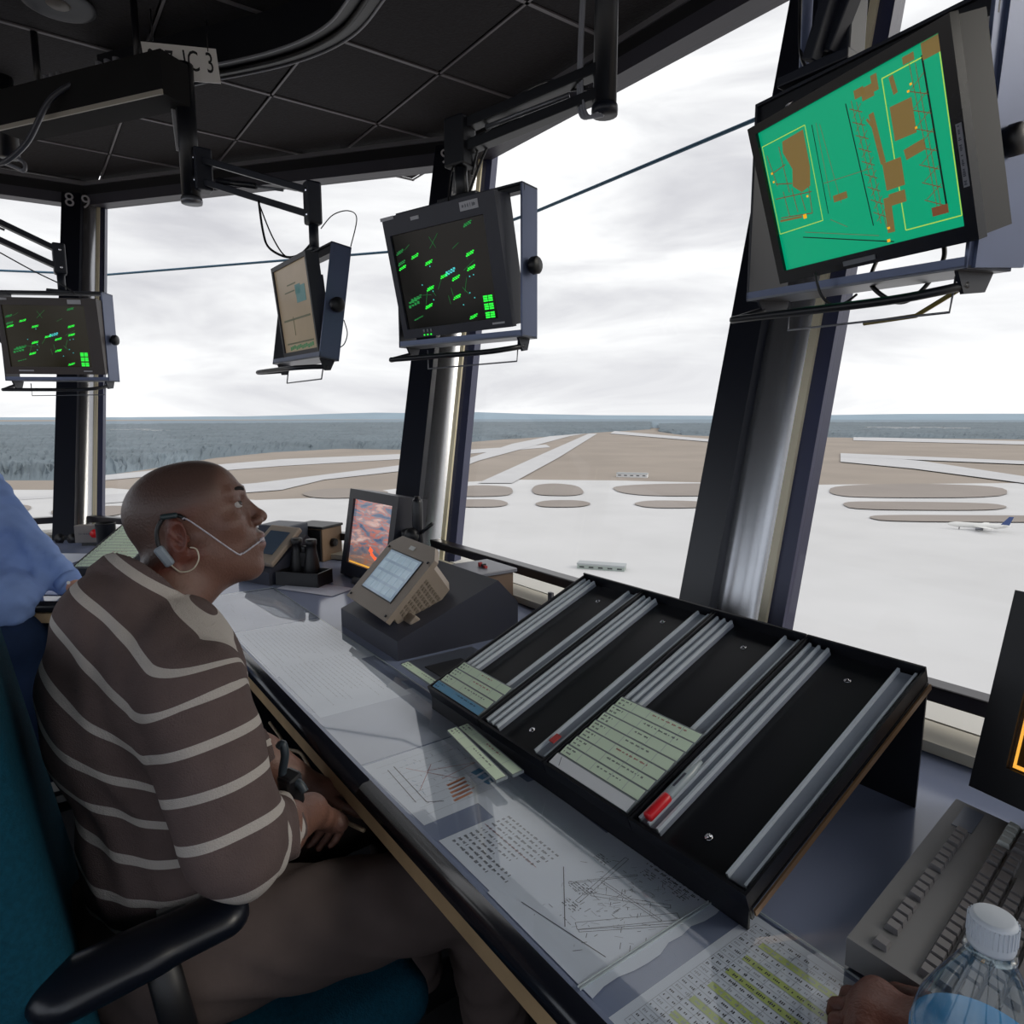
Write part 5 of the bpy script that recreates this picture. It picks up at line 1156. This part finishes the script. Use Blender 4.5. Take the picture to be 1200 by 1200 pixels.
def face_parts(o, HM, skincol, browcol):
    for s in (-1, 1):
        E = HM @ Matrix.Translation((s*EY[0], EY[1], EY[2])) @ Euler((math.radians(12),0,math.radians(-20))).to_matrix().to_4x4()
        m = MB(); m.lathe([(0,-.0132),(.006,-.0118),(.0105,-.008),(.0132,0),(.0105,.008),(.0062,.01165)], 20, E @ Euler((-math.pi/2,0,0)).to_matrix().to_4x4())
        ey = m.ob('eyeball', mat('eye_white', (176,168,166), .2), o, True, world=True)
        m = MB(); m.lathe([(.0062,.0117),(.004,.0126),(.0025,.0130)], 18, E @ Euler((-math.pi/2,0,0)).to_matrix().to_4x4()); m.ob('iris', mat('dark_iris', (42,26,18), .12), ey, True, world=True)
        m = MB(); m.lathe([(.0026,.0131),(0,.0133)], 14, E @ Euler((-math.pi/2,0,0)).to_matrix().to_4x4()); m.ob('pupil', mat('pupil', (5,5,6), .1), ey, True, world=True)
        pts = [HM @ Vector(p) for p in ((s*.012,.0955,.0405),(s*.022,.0960,.0455),(s*.034,.0895,.0480),(s*.045,.0785,.0455))]
        MB().tube(spline(pts,5), [.0018+.0016*math.sin(math.pi*min(1,(k+2)/17)) for k in range(16)], 8).ob('eyebrow', mat('eyebrow_'+browcol[0], browcol[1], .9), o, True, world=True)
def hand(P, wr, mid, fs, th, k=.006):
    """wr wrist point, mid list of palm points; fs list of finger chains; th thumb chain"""
    d = cone(P, wr, mid[0], .026,.026)
    for a, b in zip(mid[:-1], mid[1:]): d = smin(d, cone(P, a, b, .017,.016), .012)
    for ch, r in fs+[th]:
        f = None
        for i in range(len(ch)-1):
            c = cone(P, ch[i], ch[i+1], r*(1-.08*i), r*(1-.08*(i+1))); f = c if f is None else smin(f, c, .003)
        d = smin(d, f, k)
    return d
# ------------------------------------------------ the seated controller
skin = attrmat('dark_brown_skin', (118,84,72), [('hair',(84,64,58)),('beard',(62,46,42)),('lips',(120,78,74)),('ear',(110,62,50))], .42, .35, 260, .45, vary=.12, vs=25)
earp = dep(208,633,1.04)
HR = Matrix.Rotation(math.radians(-15),4,'Z') @ Matrix.Rotation(math.radians(17),4,'X') @ Matrix.Rotation(math.radians(-3),4,'Y')
HC = earp - HR @ Vector((.080,-.020,.0)); HM = Matrix.Translation(HC) @ HR @ Matrix.Scale(.95, 4)
man = thing('person', 'bald man in brown sweater with pale stripes, seated, looking up at the screens', 'person', (-1.12,.16,.0))
man['label'] = 'bald man seated in brown striped sweater, looking up at the monitors'
C7w = Vector((-1.125,.09,1.12)); nb = HM.inverted() @ (C7w+Vector((0,.015,-.04)))
hd = nets(headneck(tuple(nb)), (-.10,-.21,-.22), (.10,.135,.14), .0024)
ha = headattrs(hd[0]); hp = hd[0] @ np.array(HM.to_3x3()).T+np.array(HM.translation)
shR, shL = Vector((-.930,.160,1.045)), Vector((-1.325,.15,1.05)); elR = Vector((-.872,.188,.850)); wrR = Vector((-1.035,.338,.762))
elL = Vector((-1.345,.26,.80)); wrL = Vector((-1.25,.42,.67))
def fing(o, d, side, L, curl, r):
    ch = [Vector(o)]; d = Vector(d).normalized(); ax = Vector(side).normalized()
    for i, l in enumerate((.45,.32,.23)):
        d = Matrix.Rotation(curl*(1 if i else .5), 3, ax) @ d; ch.append(ch[-1]+d*L*l)
    return ([tuple(c) for c in ch], r)
def handset(wr, fwd, out, palm_n, s=1.0, curl=.5):
    """fwd along the hand, out toward the thumb side, palm_n palm normal"""
    fwd, out, palm_n = Vector(fwd).normalized(), Vector(out).normalized(), Vector(palm_n).normalized(); ax = fwd.cross(palm_n)
    k0 = wr+fwd*.035*s; kn = [wr+fwd*.095*s+out*(.028-.019*i)*s-fwd*(.004*abs(i-1))*s for i in range(4)]
    mids = [tuple(k0+out*.012*s)]+[tuple(kn[0]), tuple(kn[1])]+[tuple(k0-out*.012*s), tuple(kn[2]), tuple(kn[3])]
    Ls = (.072,.080,.074,.058); fs = [fing(kn[i], fwd+out*(.06-.05*i), ax, Ls[i]*s, curl+.06*i, (.0092-.0004*i)*s) for i in range(4)]
    tb = wr+fwd*.028*s+out*.030*s; t1 = tb+(fwd*.7+out*.8).normalized()*.038*s+palm_n*.006; t2 = t1+(fwd*1+out*.25+palm_n*.3).normalized()*.030*s; t3 = t2+(fwd*1-out*.15+palm_n*.4).normalized()*.024*s
    return tuple(wr), mids, fs, ([tuple(tb), tuple(t1), tuple(t2), tuple(t3)], .0105*s)
hR = handset(wrR, (-.55,.50,-.62), (-.65,-.5,.1), (-.1,-.6,-.8), .95, .7)
hL = handset(wrL, (.25,.8,-.2), (.85,-.3,.1), (0,0,-1), 1.0, .5)
def armskin(el, wr, h): 
    return lambda P: smin(smin(cone(P, tuple(el), tuple(Vector(el).lerp(wr,.45)), .047,.044), cone(P, tuple(Vector(el).lerp(wr,.45)), tuple(wr), .044,.028), .02), hand(P, *h), .014)
def bb(pts, m): a = np.array([tuple(p) for p in pts]); return a.min(0)-m, a.max(0)+m
lo, hi = bb([elR, wrR, wrR+Vector((-.1,.17,.04)), wrR+Vector((.05,.17,-.06))], .055); aR = nets(armskin(elR, wrR, hR), lo, hi, .0035)
lo, hi = bb([elL, wrL, wrL+Vector((.15,.17,.04)), wrL+Vector((-.05,.1,-.06))], .055); aL = nets(armskin(elL, wrL, hL), lo, hi, .0045)
def torsoskin(P):
    d = ell(P, (-1.13,.14,.88), (.145,.08,.20)); d = smin(d, cone(P, tuple(shR), tuple(shL), .038,.038), .03)
    d = smin(d, cone(P, tuple(shR), tuple(elR), .040,.038), .02); d = smin(d, cone(P, tuple(shL), tuple(elL), .040,.036), .02)
    return smin(d, cone(P, (-1.13,.13,1.0), tuple(C7w+Vector((0,.03,-.05))), .040,.040), .02)
ts = nets(torsoskin, (-1.45,-.02,.62), (-.80,.32,1.2), .012)
M_ = joinm(joinm(joinm((hp, hd[1]), aR), aL), ts); nh = len(hp); nt_ = len(M_[0])-nh
npmesh('body', M_[0], M_[1], skin, man, {k: np.concatenate([v, np.zeros(nt_)]) for k, v in ha.items()})
face_parts(man, HM, None, ('black', (22,16,16)))
# sweater
nk = np.array(HC)
def uarm(P): return cone(P, tuple(shR+Vector((-.02,0,-.01))), tuple(elR), .073,.062)
def farm(P): return cone(P, tuple(elR), tuple(elR.lerp(wrR,.44)), .062,.050)
def torso(P):
    d = ell(P, (-1.13,.145,.975), (.190,.125,.175)); d = smin(d, ell(P, (-1.13,.155,.76), (.180,.140,.20)), .07)
    d = smin(d, cone(P, tuple(shR+Vector((-.03,-.005,.0))), tuple(shL+Vector((.03,0,0))), .070,.070), .05)
    d = smin(d, cone(P, (-1.01,.115,1.06), tuple(C7w+Vector((.01,0,-.01))), .052,.058), .05); d = smin(d, cone(P, (-1.24,.11,1.06), tuple(C7w+Vector((-.01,0,-.01))), .052,.058), .05)
    d = smin(d, ell(P, (-1.13,.06,.98), (.14,.075,.12)), .05)
    d = smin(d, ell(P, tuple(C7w+Vector((0,.0,-.005))), (.075,.062,.062)), .04)
    return d
def folds(P):
    x, y, z = P[:,0], P[:,1], P[:,2]; w_ = .0022*np.sin(34*z+9*np.sin(7*x+11*y)+3*x) + .0016*np.sin(52*(z+.6*y)+6*np.sin(13*x)); return w_
ea = np.array(wrR-elR); ea = ea/np.linalg.norm(ea); L_ = float((wrR-elR).length)
def sweater(P):
    t = torso(P); u_ = uarm(P); f_ = farm(P)
    el_t = (P-np.array(elR,np.float32)) @ ea.astype(np.float32)
    f_ = f_ + .0035*np.sin(el_t*150+4*np.sin(P[:,2]*40))*np.clip(el_t/.03,0,1)*-1
    d = smin(smin(u_, f_, .02)+0, t, .018)
    dl = smin(cone(P, tuple(shL), tuple(elL), .066,.056), cone(P, tuple(elL), tuple(elL.lerp(wrL,.45)), .056,.048), .02); d = smin(d, dl, .02)
    d = d + folds(P)
    # arm hole of the neck: cut around the neck
    nc = (C7w+Vector((0,.012,.016))); ax = (HC-C7w).normalized()
    q = P-np.array(nc, np.float32); hgt = q @ np.array(ax, np.float32)
    coll = np.maximum(cone(P, tuple(C7w), tuple(C7w.lerp(HC,.6)), .072,.066), np.abs(hgt-.030)-.014)-.001
    d = smin(d, coll, .012)
    inner = cone(P, tuple(C7w+Vector((0,.01,0))), tuple(HC), .062,.056); d = np.where(hgt > .022, smax(d, -inner, .003), d)
    d = smax(d, hgt-.030+0*hgt, .004)if False else d
    cut = (el_t-.44*L_-.002); far = np.linalg.norm(P-np.array(elR.lerp(wrR,.5),np.float32), axis=1); d = np.where(far < .10, smax(d, cut, .004), d)
    d = np.maximum(d, .615-P[:,2])
    return d
sw = nets(sweater, (-1.47,-.045,.60), (-.77,.35,1.22), .0046)
P_ = sw[0].astype(np.float32); tq, uq, fq = torso(P_), uarm(P_), farm(P_)
PER = .0575
def tangs(P):
    k = np.clip((P[:,2]-.70)/.33,0,1); run = (1.095-P[:,2]) - (.06+.12*k)*np.sqrt((P[:,0]+1.15)**2+.0036) - (.85*k-.08)*(P[:,1]-.03); return run*.80
rt_ = tangs(P_); ua = np.array(elR-shR); UL = np.linalg.norm(ua); ua = ua/UL
ru = ((P_-np.array(shR)) @ ua) + .058; base_ = tangs(np.array([[shR.x-.03, shR.y-.05, shR.z-.05]]))[0]-(((np.array([shR.x-.03, shR.y-.05, shR.z-.05])-np.array(shR)) @ ua)+.058)
al = (P_-np.array(shR)) @ ua; sm = (np.abs(tq-uq) < .008) & (P_[:,0] > -1.03) & (al > .0) & (al < .2) & (P_[:,1] < shR.y-.01)
co = np.polyfit(al[sm], rt_[sm], 1); co[0] = min(1.05, max(.85, co[0])); co[1] = (rt_[sm]-co[0]*al[sm]).mean()
ru = co[0]*al+co[1]; rf = np.maximum((P_-np.array(elR)) @ ea, 0)*.9 + co[0]*UL+co[1]
arm_ = np.minimum(uq, fq) < tq+.004
wa = np.clip((tq-uq+.006)/.016, 0, 1)*(P_[:,0] > -1.06); wa = np.maximum(wa, (fq < tq)*(P_[:,0] > -1.06)*1.0); wf = np.clip((uq-fq+.003)/.006, 0, 1)
run = (ru*(1-wf)+rf*wf)*wa+rt_*(1-wa)
eph = ((co[0]*UL+co[1])/PER) % 1.0; run = run+(.66-eph)*PER; print('STRIPE', co, eph)
swm = stripemat('striped_sweater', (98,84,82), (188,180,174), PER, .215)
npmesh('sweater', sw[0], sw[1], swm, man, {'run': run})
# trousers
trM = attrmat('taupe_trousers', (84,74,72), [], .9, .5, 25, .1, vary=.12, vs=14)
def trousers(P):
    d = ell(P, (-1.13,.13,.60), (.19,.16,.12))
    for hp_, kn, an in (((-1.03,.16,.605),(-.93,.60,.575),(-.93,.66,.12)),((-1.23,.16,.605),(-1.28,.60,.585),(-1.28,.66,.12))):
        d = smin(d, cone(P, hp_, kn, .098,.074), .05); d = smin(d, cone(P, kn, an, .072,.055), .03)
    return d+.0025*np.sin(60*P[:,1]+8*np.sin(9*P[:,0]+14*P[:,2]))+.0018*np.sin(90*P[:,0]+20*P[:,1])
tr_ = nets(trousers, (-1.42,-.08,.06), (-.80,.76,.76), .009); npmesh('trousers', tr_[0], tr_[1], trM, man)
for x in (-.93,-1.28):
    f = nets(lambda P: np.maximum(smin(cone(P,(x,.64,.065),(x,.84,.045),.045,.042), cone(P,(x,.65,.07),(x,.65,.13),.045,.045), .03), .005-P[:,2]), (x-.07,.55,-.01), (x+.07,.92,.2), .008); npmesh('shoe', f[0], f[1], BLKP, man)
box('belt_tag', (-.955,.115,.735), (.008,.035,.018), mat('pale_tag', (150,148,146), .6), man, world=True)
# ------------------------------------------------ headset
hs = thing('headset', 'thin behind-ear headset with pale twisted boom to the man\'s mouth', 'headset', M=HM @ Matrix.Translation((-.001,-.014,0)))
MB().tube(spline([(.085,-.030,-.028),(.086,-.036,-.004),(.086,-.030,.024),(.085,-.012,.041),(.084,.006,.038),(.086,.016,.028)],6), .0034, 8).ob('ear_hook', BLKP, hs, True)
MB().box((.087,-.034,-.018), (.012,.016,.036), Euler((.25,0,0)).to_matrix(), .004).ob('receiver', mat('grey_receiver', (136,146,156), .3), hs)
MB().box((.087,-.005,.041), (.010,.026,.009), Euler((-.2,0,0)).to_matrix(), .003).ob('top_clip', mat('dark_teal_clip', (36,52,56), .3), hs)
b1 = HM.inverted(); bmp = [Vector((.087,.012,.030)), Vector((.088,.022,.022)), Vector((.078,.066,-.050)), Vector((.073,.075,-.057)), Vector((.068,.084,-.056)), Vector((.036,.112,-.050))]
boom = mat('twisted_silver_boom', (190,186,196), .3, .3); q = MB(); sp_ = spline(bmp, 12)
q.tube(sp_, .0014, 6)
h1, h2 = [], []
for i, p in enumerate(sp_): a = i*1.1; h1.append(p+Vector((.0012*math.cos(a),0,.0012*math.sin(a)))); h2.append(p-Vector((.0012*math.cos(a),0,.0012*math.sin(a))))
q.tube(h1, .0008, 5); q.tube(h2, .0008, 5); q.ob('boom', boom, hs, True)
MB().tube(spline([(.087,-.030,-.034),(.090,-.020,-.050),(.091,-.002,-.052),(.089,.012,-.040),(.086,.014,-.024),(.083,.006,-.018)],6), .0013, 6).ob('coiled_tube', mat('clear_tube', (200,190,170), .2), hs, True)
MB().lathe([(0,-.004),(.004,-.003),(.0045,.003),(0,.004)], 10, Matrix.Translation(bmp[-1])).ob('microphone', mat('pale_mic_tip', (190,180,185), .4), hs, True)
# push-to-talk cord
def cpl(l): return [dep(*t) for t in l]
o = thing('push_to_talk_switch', 'black cord and handheld switch hanging before the man\'s sleeve', 'switch', dep(340,900,1.0))
MB().tube(spline(cpl([(327,876,1.0),(331,872,1.0),(334,885,1.0),(331,905,1.0),(335,912,1.0),(350,918,1.0),(357,928,1.0)]),6), .0065, 8).ob('cord', mat('dark_slate_cord', (40,50,58), .4), o, True, world=True)
MB().box(dep(341,925,1.01), (.028,.028,.06), Euler((.2,.1,.5)).to_matrix(), .006).ob('switch_body', BLKP, o, world=True)
o = tag(MB().tube(spline([(-1.62+.07*k,.44+.006*math.sin(k*2.4),.665-.012*math.sin(k*1.3)) for k in range(9)],5), .004, 6).ob('cord', mat('tan_cord', (150,130,105), .6), None, True), 'thin tan cord looped along the desk edge beside the man', 'cord')
# ------------------------------------------------ office chair
teal = mat('teal_fabric', (20,66,84), .95, vary=.22, vs=150, bump=.4, bs=350, spec=.1)
ch = thing('office_chair', 'teal fabric office chair with black padded armrest under the seated man', 'chair', (-1.12,.05,0))
bk = nets(lambda P: smax(rbox(P, (-1.13,-.075,.84), (.25,.062,.29), .055, np.array(Euler((math.radians(9),0,0)).to_matrix())), -ell(P, (-1.13,.40,.88), (.5,.40,.7)), .04), (-1.42,-.25,.5), (-.84,.1,1.2), .010)
npmesh('backrest', bk[0], bk[1], teal, ch)
stt = nets(lambda P: rbox(P, (-1.12,.20,.478), (.27,.27,.045), .04), (-1.42,-.1,.41), (-.82,.5,.55), .010); npmesh('seat', stt[0], stt[1], teal, ch)
aa = onz(78,1158,.735); ab = onz(258,1076,.735)
ar = nets(lambda P: smin(cone(P*np.array([1,1,1.5],np.float32), (aa.x,aa.y,.735*1.5), (ab.x,ab.y,.738*1.5), .041,.038), cone(P*np.array([1,1,1.5],np.float32),(aa.x,aa.y,.73*1.5),((aa.x+ab.x)/2,(aa.y+ab.y)/2,.735*1.5),.041,.040),.01), (aa.x-.06,aa.y-.06,.69), (ab.x+.06,ab.y+.06,.78), .006)
armM = mat('black_armrest_pad', (16,20,30), .32, vary=.1)
npmesh('armrest', ar[0], ar[1], armM, ch)
MB().tube([(aa.x-.0,aa.y+.10,.72),(aa.x-.02,aa.y+.12,.58),(-.98,.15,.42)], [.02,.022,.025], 10).ob('arm_support', BLKP, ch, True, world=True)
MB().box((-1.39,.09,.735), (.07,.27,.04), None, .015).ob('armrest', armM, ch, world=True); MB().tube([(-1.39,.09,.72),(-1.38,.12,.58),(-1.28,.15,.42)], .022, 10).ob('arm_support', BLKP, ch, True, world=True)
MB().tube([(-1.12,.15,.43),(-1.12,.15,.12)], .03, 14).ob('gas_column', BLKP, ch, True, world=True); MB().tube([(-1.13,-.13,.8),(-1.13,-.16,.5),(-1.12,.0,.42),(-1.12,.15,.42)], .022, 8).ob('back_bar', BLKP, ch, True, world=True)
for k in range(5):
    a = k*2*math.pi/5+.3; e = Vector((-1.12+.3*math.cos(a), .15+.3*math.sin(a), .075)); MB().tube([(-1.12,.15,.12), e], [.03,.018], 8).ob('base_leg', BLKP, ch, True, world=True)
    MB().lathe([(.0,-.02),(.028,-.02),(.03,0),(.028,.02),(0,.02)], 14, Matrix.Translation(e-Vector((0,0,.044))) @ Euler((math.pi/2,0,a)).to_matrix().to_4x4()).ob('castor', BLKP, ch, True, world=True)
# ------------------------------------------------ standing person in the blue shirt
p2 = thing('person', 'person in light blue shirt and navy trousers leaning on the desk at the left edge', 'person', (-3.1,-.45,0))
skin2 = attrmat('light_skin', (196,150,130), [('hair',(70,55,45)),('beard',(170,125,108)),('lips',(180,110,100)),('ear',(205,140,120))], .5, .2, 200)
S2 = dep(-38,556,2.52); E2 = dep(38,648,2.50); W2_ = onz(86,684,.835); W2_ = dep(84,686,2.47)
B2 = dep(-60,700,2.75)
HM2 = Matrix.Translation(S2+Vector((-.12,-.05,.30))) @ Matrix.Rotation(math.radians(30),4,'Z') @ Matrix.Rotation(math.radians(-20),4,'X')
hh = nets(headneck(tuple(HM2.inverted() @ (S2+Vector((-.16,-.12,.06))))), (-.10,-.21,-.25), (.10,.135,.14), .005); h2a = headattrs(hh[0]); hp2 = hh[0] @ np.array(HM2.to_3x3()).T+np.array(HM2.translation)
fwd2 = (Vector((W2_.x,W2_.y,0))-Vector((E2.x,E2.y,0))).normalized()
hs2 = handset(W2_, fwd2+Vector((0,0,-.25)), (-fwd2.y,fwd2.x,0), (0,0,-1), 1.0, .25)
lo, hi = bb([E2, W2_, W2_+fwd2*.18], .07); a2 = nets(lambda P: smin(cone(P, tuple(E2), tuple(W2_), .042,.027), hand(P, *hs2), .012), lo, hi, .005)
J = joinm((hp2, hh[1]), a2); npmesh('body', J[0], J[1], skin2, p2, {k: np.concatenate([v, np.zeros(len(a2[0]))]) for k, v in h2a.items()})
blueM = attrmat('light_blue_shirt', (126,152,206), [], .75, .35, 30, .2, vary=.08, vs=12)
WL = W2_.lerp(E2,.10); Tc = dep(-50,650,2.42); Hc = dep(-18,745,2.36)
def shirt2(P):
    d = cone(P, tuple(S2), tuple(E2), .085,.070); d = smin(d, cone(P, tuple(E2), tuple(E2.lerp(WL,.6)), .070,.052), .03); d = smin(d, cone(P, tuple(E2.lerp(WL,.6)), tuple(WL), .050,.043), .02)
    d = smin(d, ell(P, tuple(Tc+Vector((0,0,.02))), (.17,.17,.30)), .06); d = smin(d, ell(P, tuple(Hc+Vector((0,0,.12))), (.18,.18,.12)), .05)
    x, y, z = P[:,0], P[:,1], P[:,2]; return d+.005*np.sin(28*z+9*x+5*np.sin(11*y+6*z))+.003*np.sin(50*(x+z)+5*np.sin(20*y))+.0025*np.sin(95*z-40*x+5*np.sin(30*y))
pts = [S2, E2, WL, Tc, Hc]; lo, hi = bb(pts, .0); hi = hi+np.array([.30,.30,.34]); lo = lo-np.array([.30,.30,.10])
s2 = nets(shirt2, lo, hi, .011); npmesh('shirt', s2[0], s2[1], blueM, p2)
MB().tube([W2_.lerp(E2,.16), W2_.lerp(E2,.02)], [.047,.045], 20).ob('cuff', blueM, p2, True, world=True)
MB().lathe([(0,0),(.006,0),(.006,.002),(0,.0025)], 10, facing(W2_.lerp(E2,.08)+(CC-W2_).normalized()*.046, CC-W2_)).ob('cuff_button', WHT, p2, world=True)
navyT = attrmat('navy_trousers', (22,38,66), [], .85, .3, 30, .2, vary=.15)
def trs2(P):
    d = ell(P, tuple(Hc+Vector((0,0,-.02))), (.185,.18,.14))
    for s in (-1,1):
        h0 = Hc+rt*(.10*s)+Vector((0,0,-.05)); d = smin(d, cone(P, tuple(h0), (h0.x,h0.y,.06), .105,.07), .04)
    return d+.004*np.sin(30*P[:,2]+10*P[:,0])
t2_ = nets(trs2, (Hc.x-.36,Hc.y-.36,.03), (Hc.x+.36,Hc.y+.36,Hc.z+.2), .015); npmesh('trousers', t2_[0], t2_[1], navyT, p2)
# red strap by the cuff
o = tag(MB().tube(spline([dep(80,690,2.8),dep(83,700,2.78),dep(82,712,2.77)],4), .010, 8).ob('red_strap', mat('red_strap', (150,28,40), .6), None, True), 'short red strap hanging at the desk edge under the blue cuff', 'strap')
# ------------------------------------------------ hand at the bottom right
p3 = thing('person', 'dark hand with a pale cord round it reaching in beside the water bottle', 'person', (-.2,.45,.7))
wr3 = onz(1110,1225,DZ+.045)
tip = onz(1000,1180,DZ+.03)
fwd3 = (Vector((tip.x,tip.y,DZ+.03))-wr3).normalized(); out3 = Vector((0,0,1)).cross(fwd3); out3 = out3 if out3.y > 0 else -out3
hs3 = handset(wr3+fwd3*-.02, fwd3, out3, (0,0,-1), 1.0, .75); el3 = wr3-fwd3*.24+Vector((0.05,-.02,-.03))
lo, hi = bb([wr3, el3, wr3+fwd3*.17], .06); lo[2] = DZ+.0045-.02
a3_ = nets(lambda P: smin(cone(P, tuple(el3), tuple(wr3), .042,.028), hand(P, *hs3), .012), lo, hi, .0035)
npmesh('body', a3_[0], a3_[1], attrmat('dark_hand_skin', (96,58,48), [], .45, .3, 260, .4, vary=.12), p3)
sl = nets(lambda P: smin(cone(P, tuple(el3+(el3-wr3)*.6), tuple(el3.lerp(wr3,.35)), .060,.050)+.002*np.sin(90*P[:,0]), cone(P, tuple(el3), tuple(el3), .05,.05), .01), np.minimum(np.array(el3+(el3-wr3)*.6), np.array(wr3))-.07, np.maximum(np.array(el3+(el3-wr3)*.6), np.array(wr3))+.07, .008)
npmesh('sleeve', sl[0], sl[1], mat('dark_sleeve', (40,42,52), .8, vary=.1), p3)
cordp = mat('cream_cord', (170,160,120), .6)
k1 = wr3+fwd3*.09
tag(MB().tube(spline([dep(1000,1165,.83),dep(1008,1176,.80),dep(1016,1190,.79),dep(1028,1192,.79),dep(1045,1186,.77),dep(1062,1182,.75),dep(1080,1184,.73)],6), .0022, 6).ob('cream_cord', cordp, None, True), 'thin cream cord looped over the dark hand at the bottom right', 'cord')
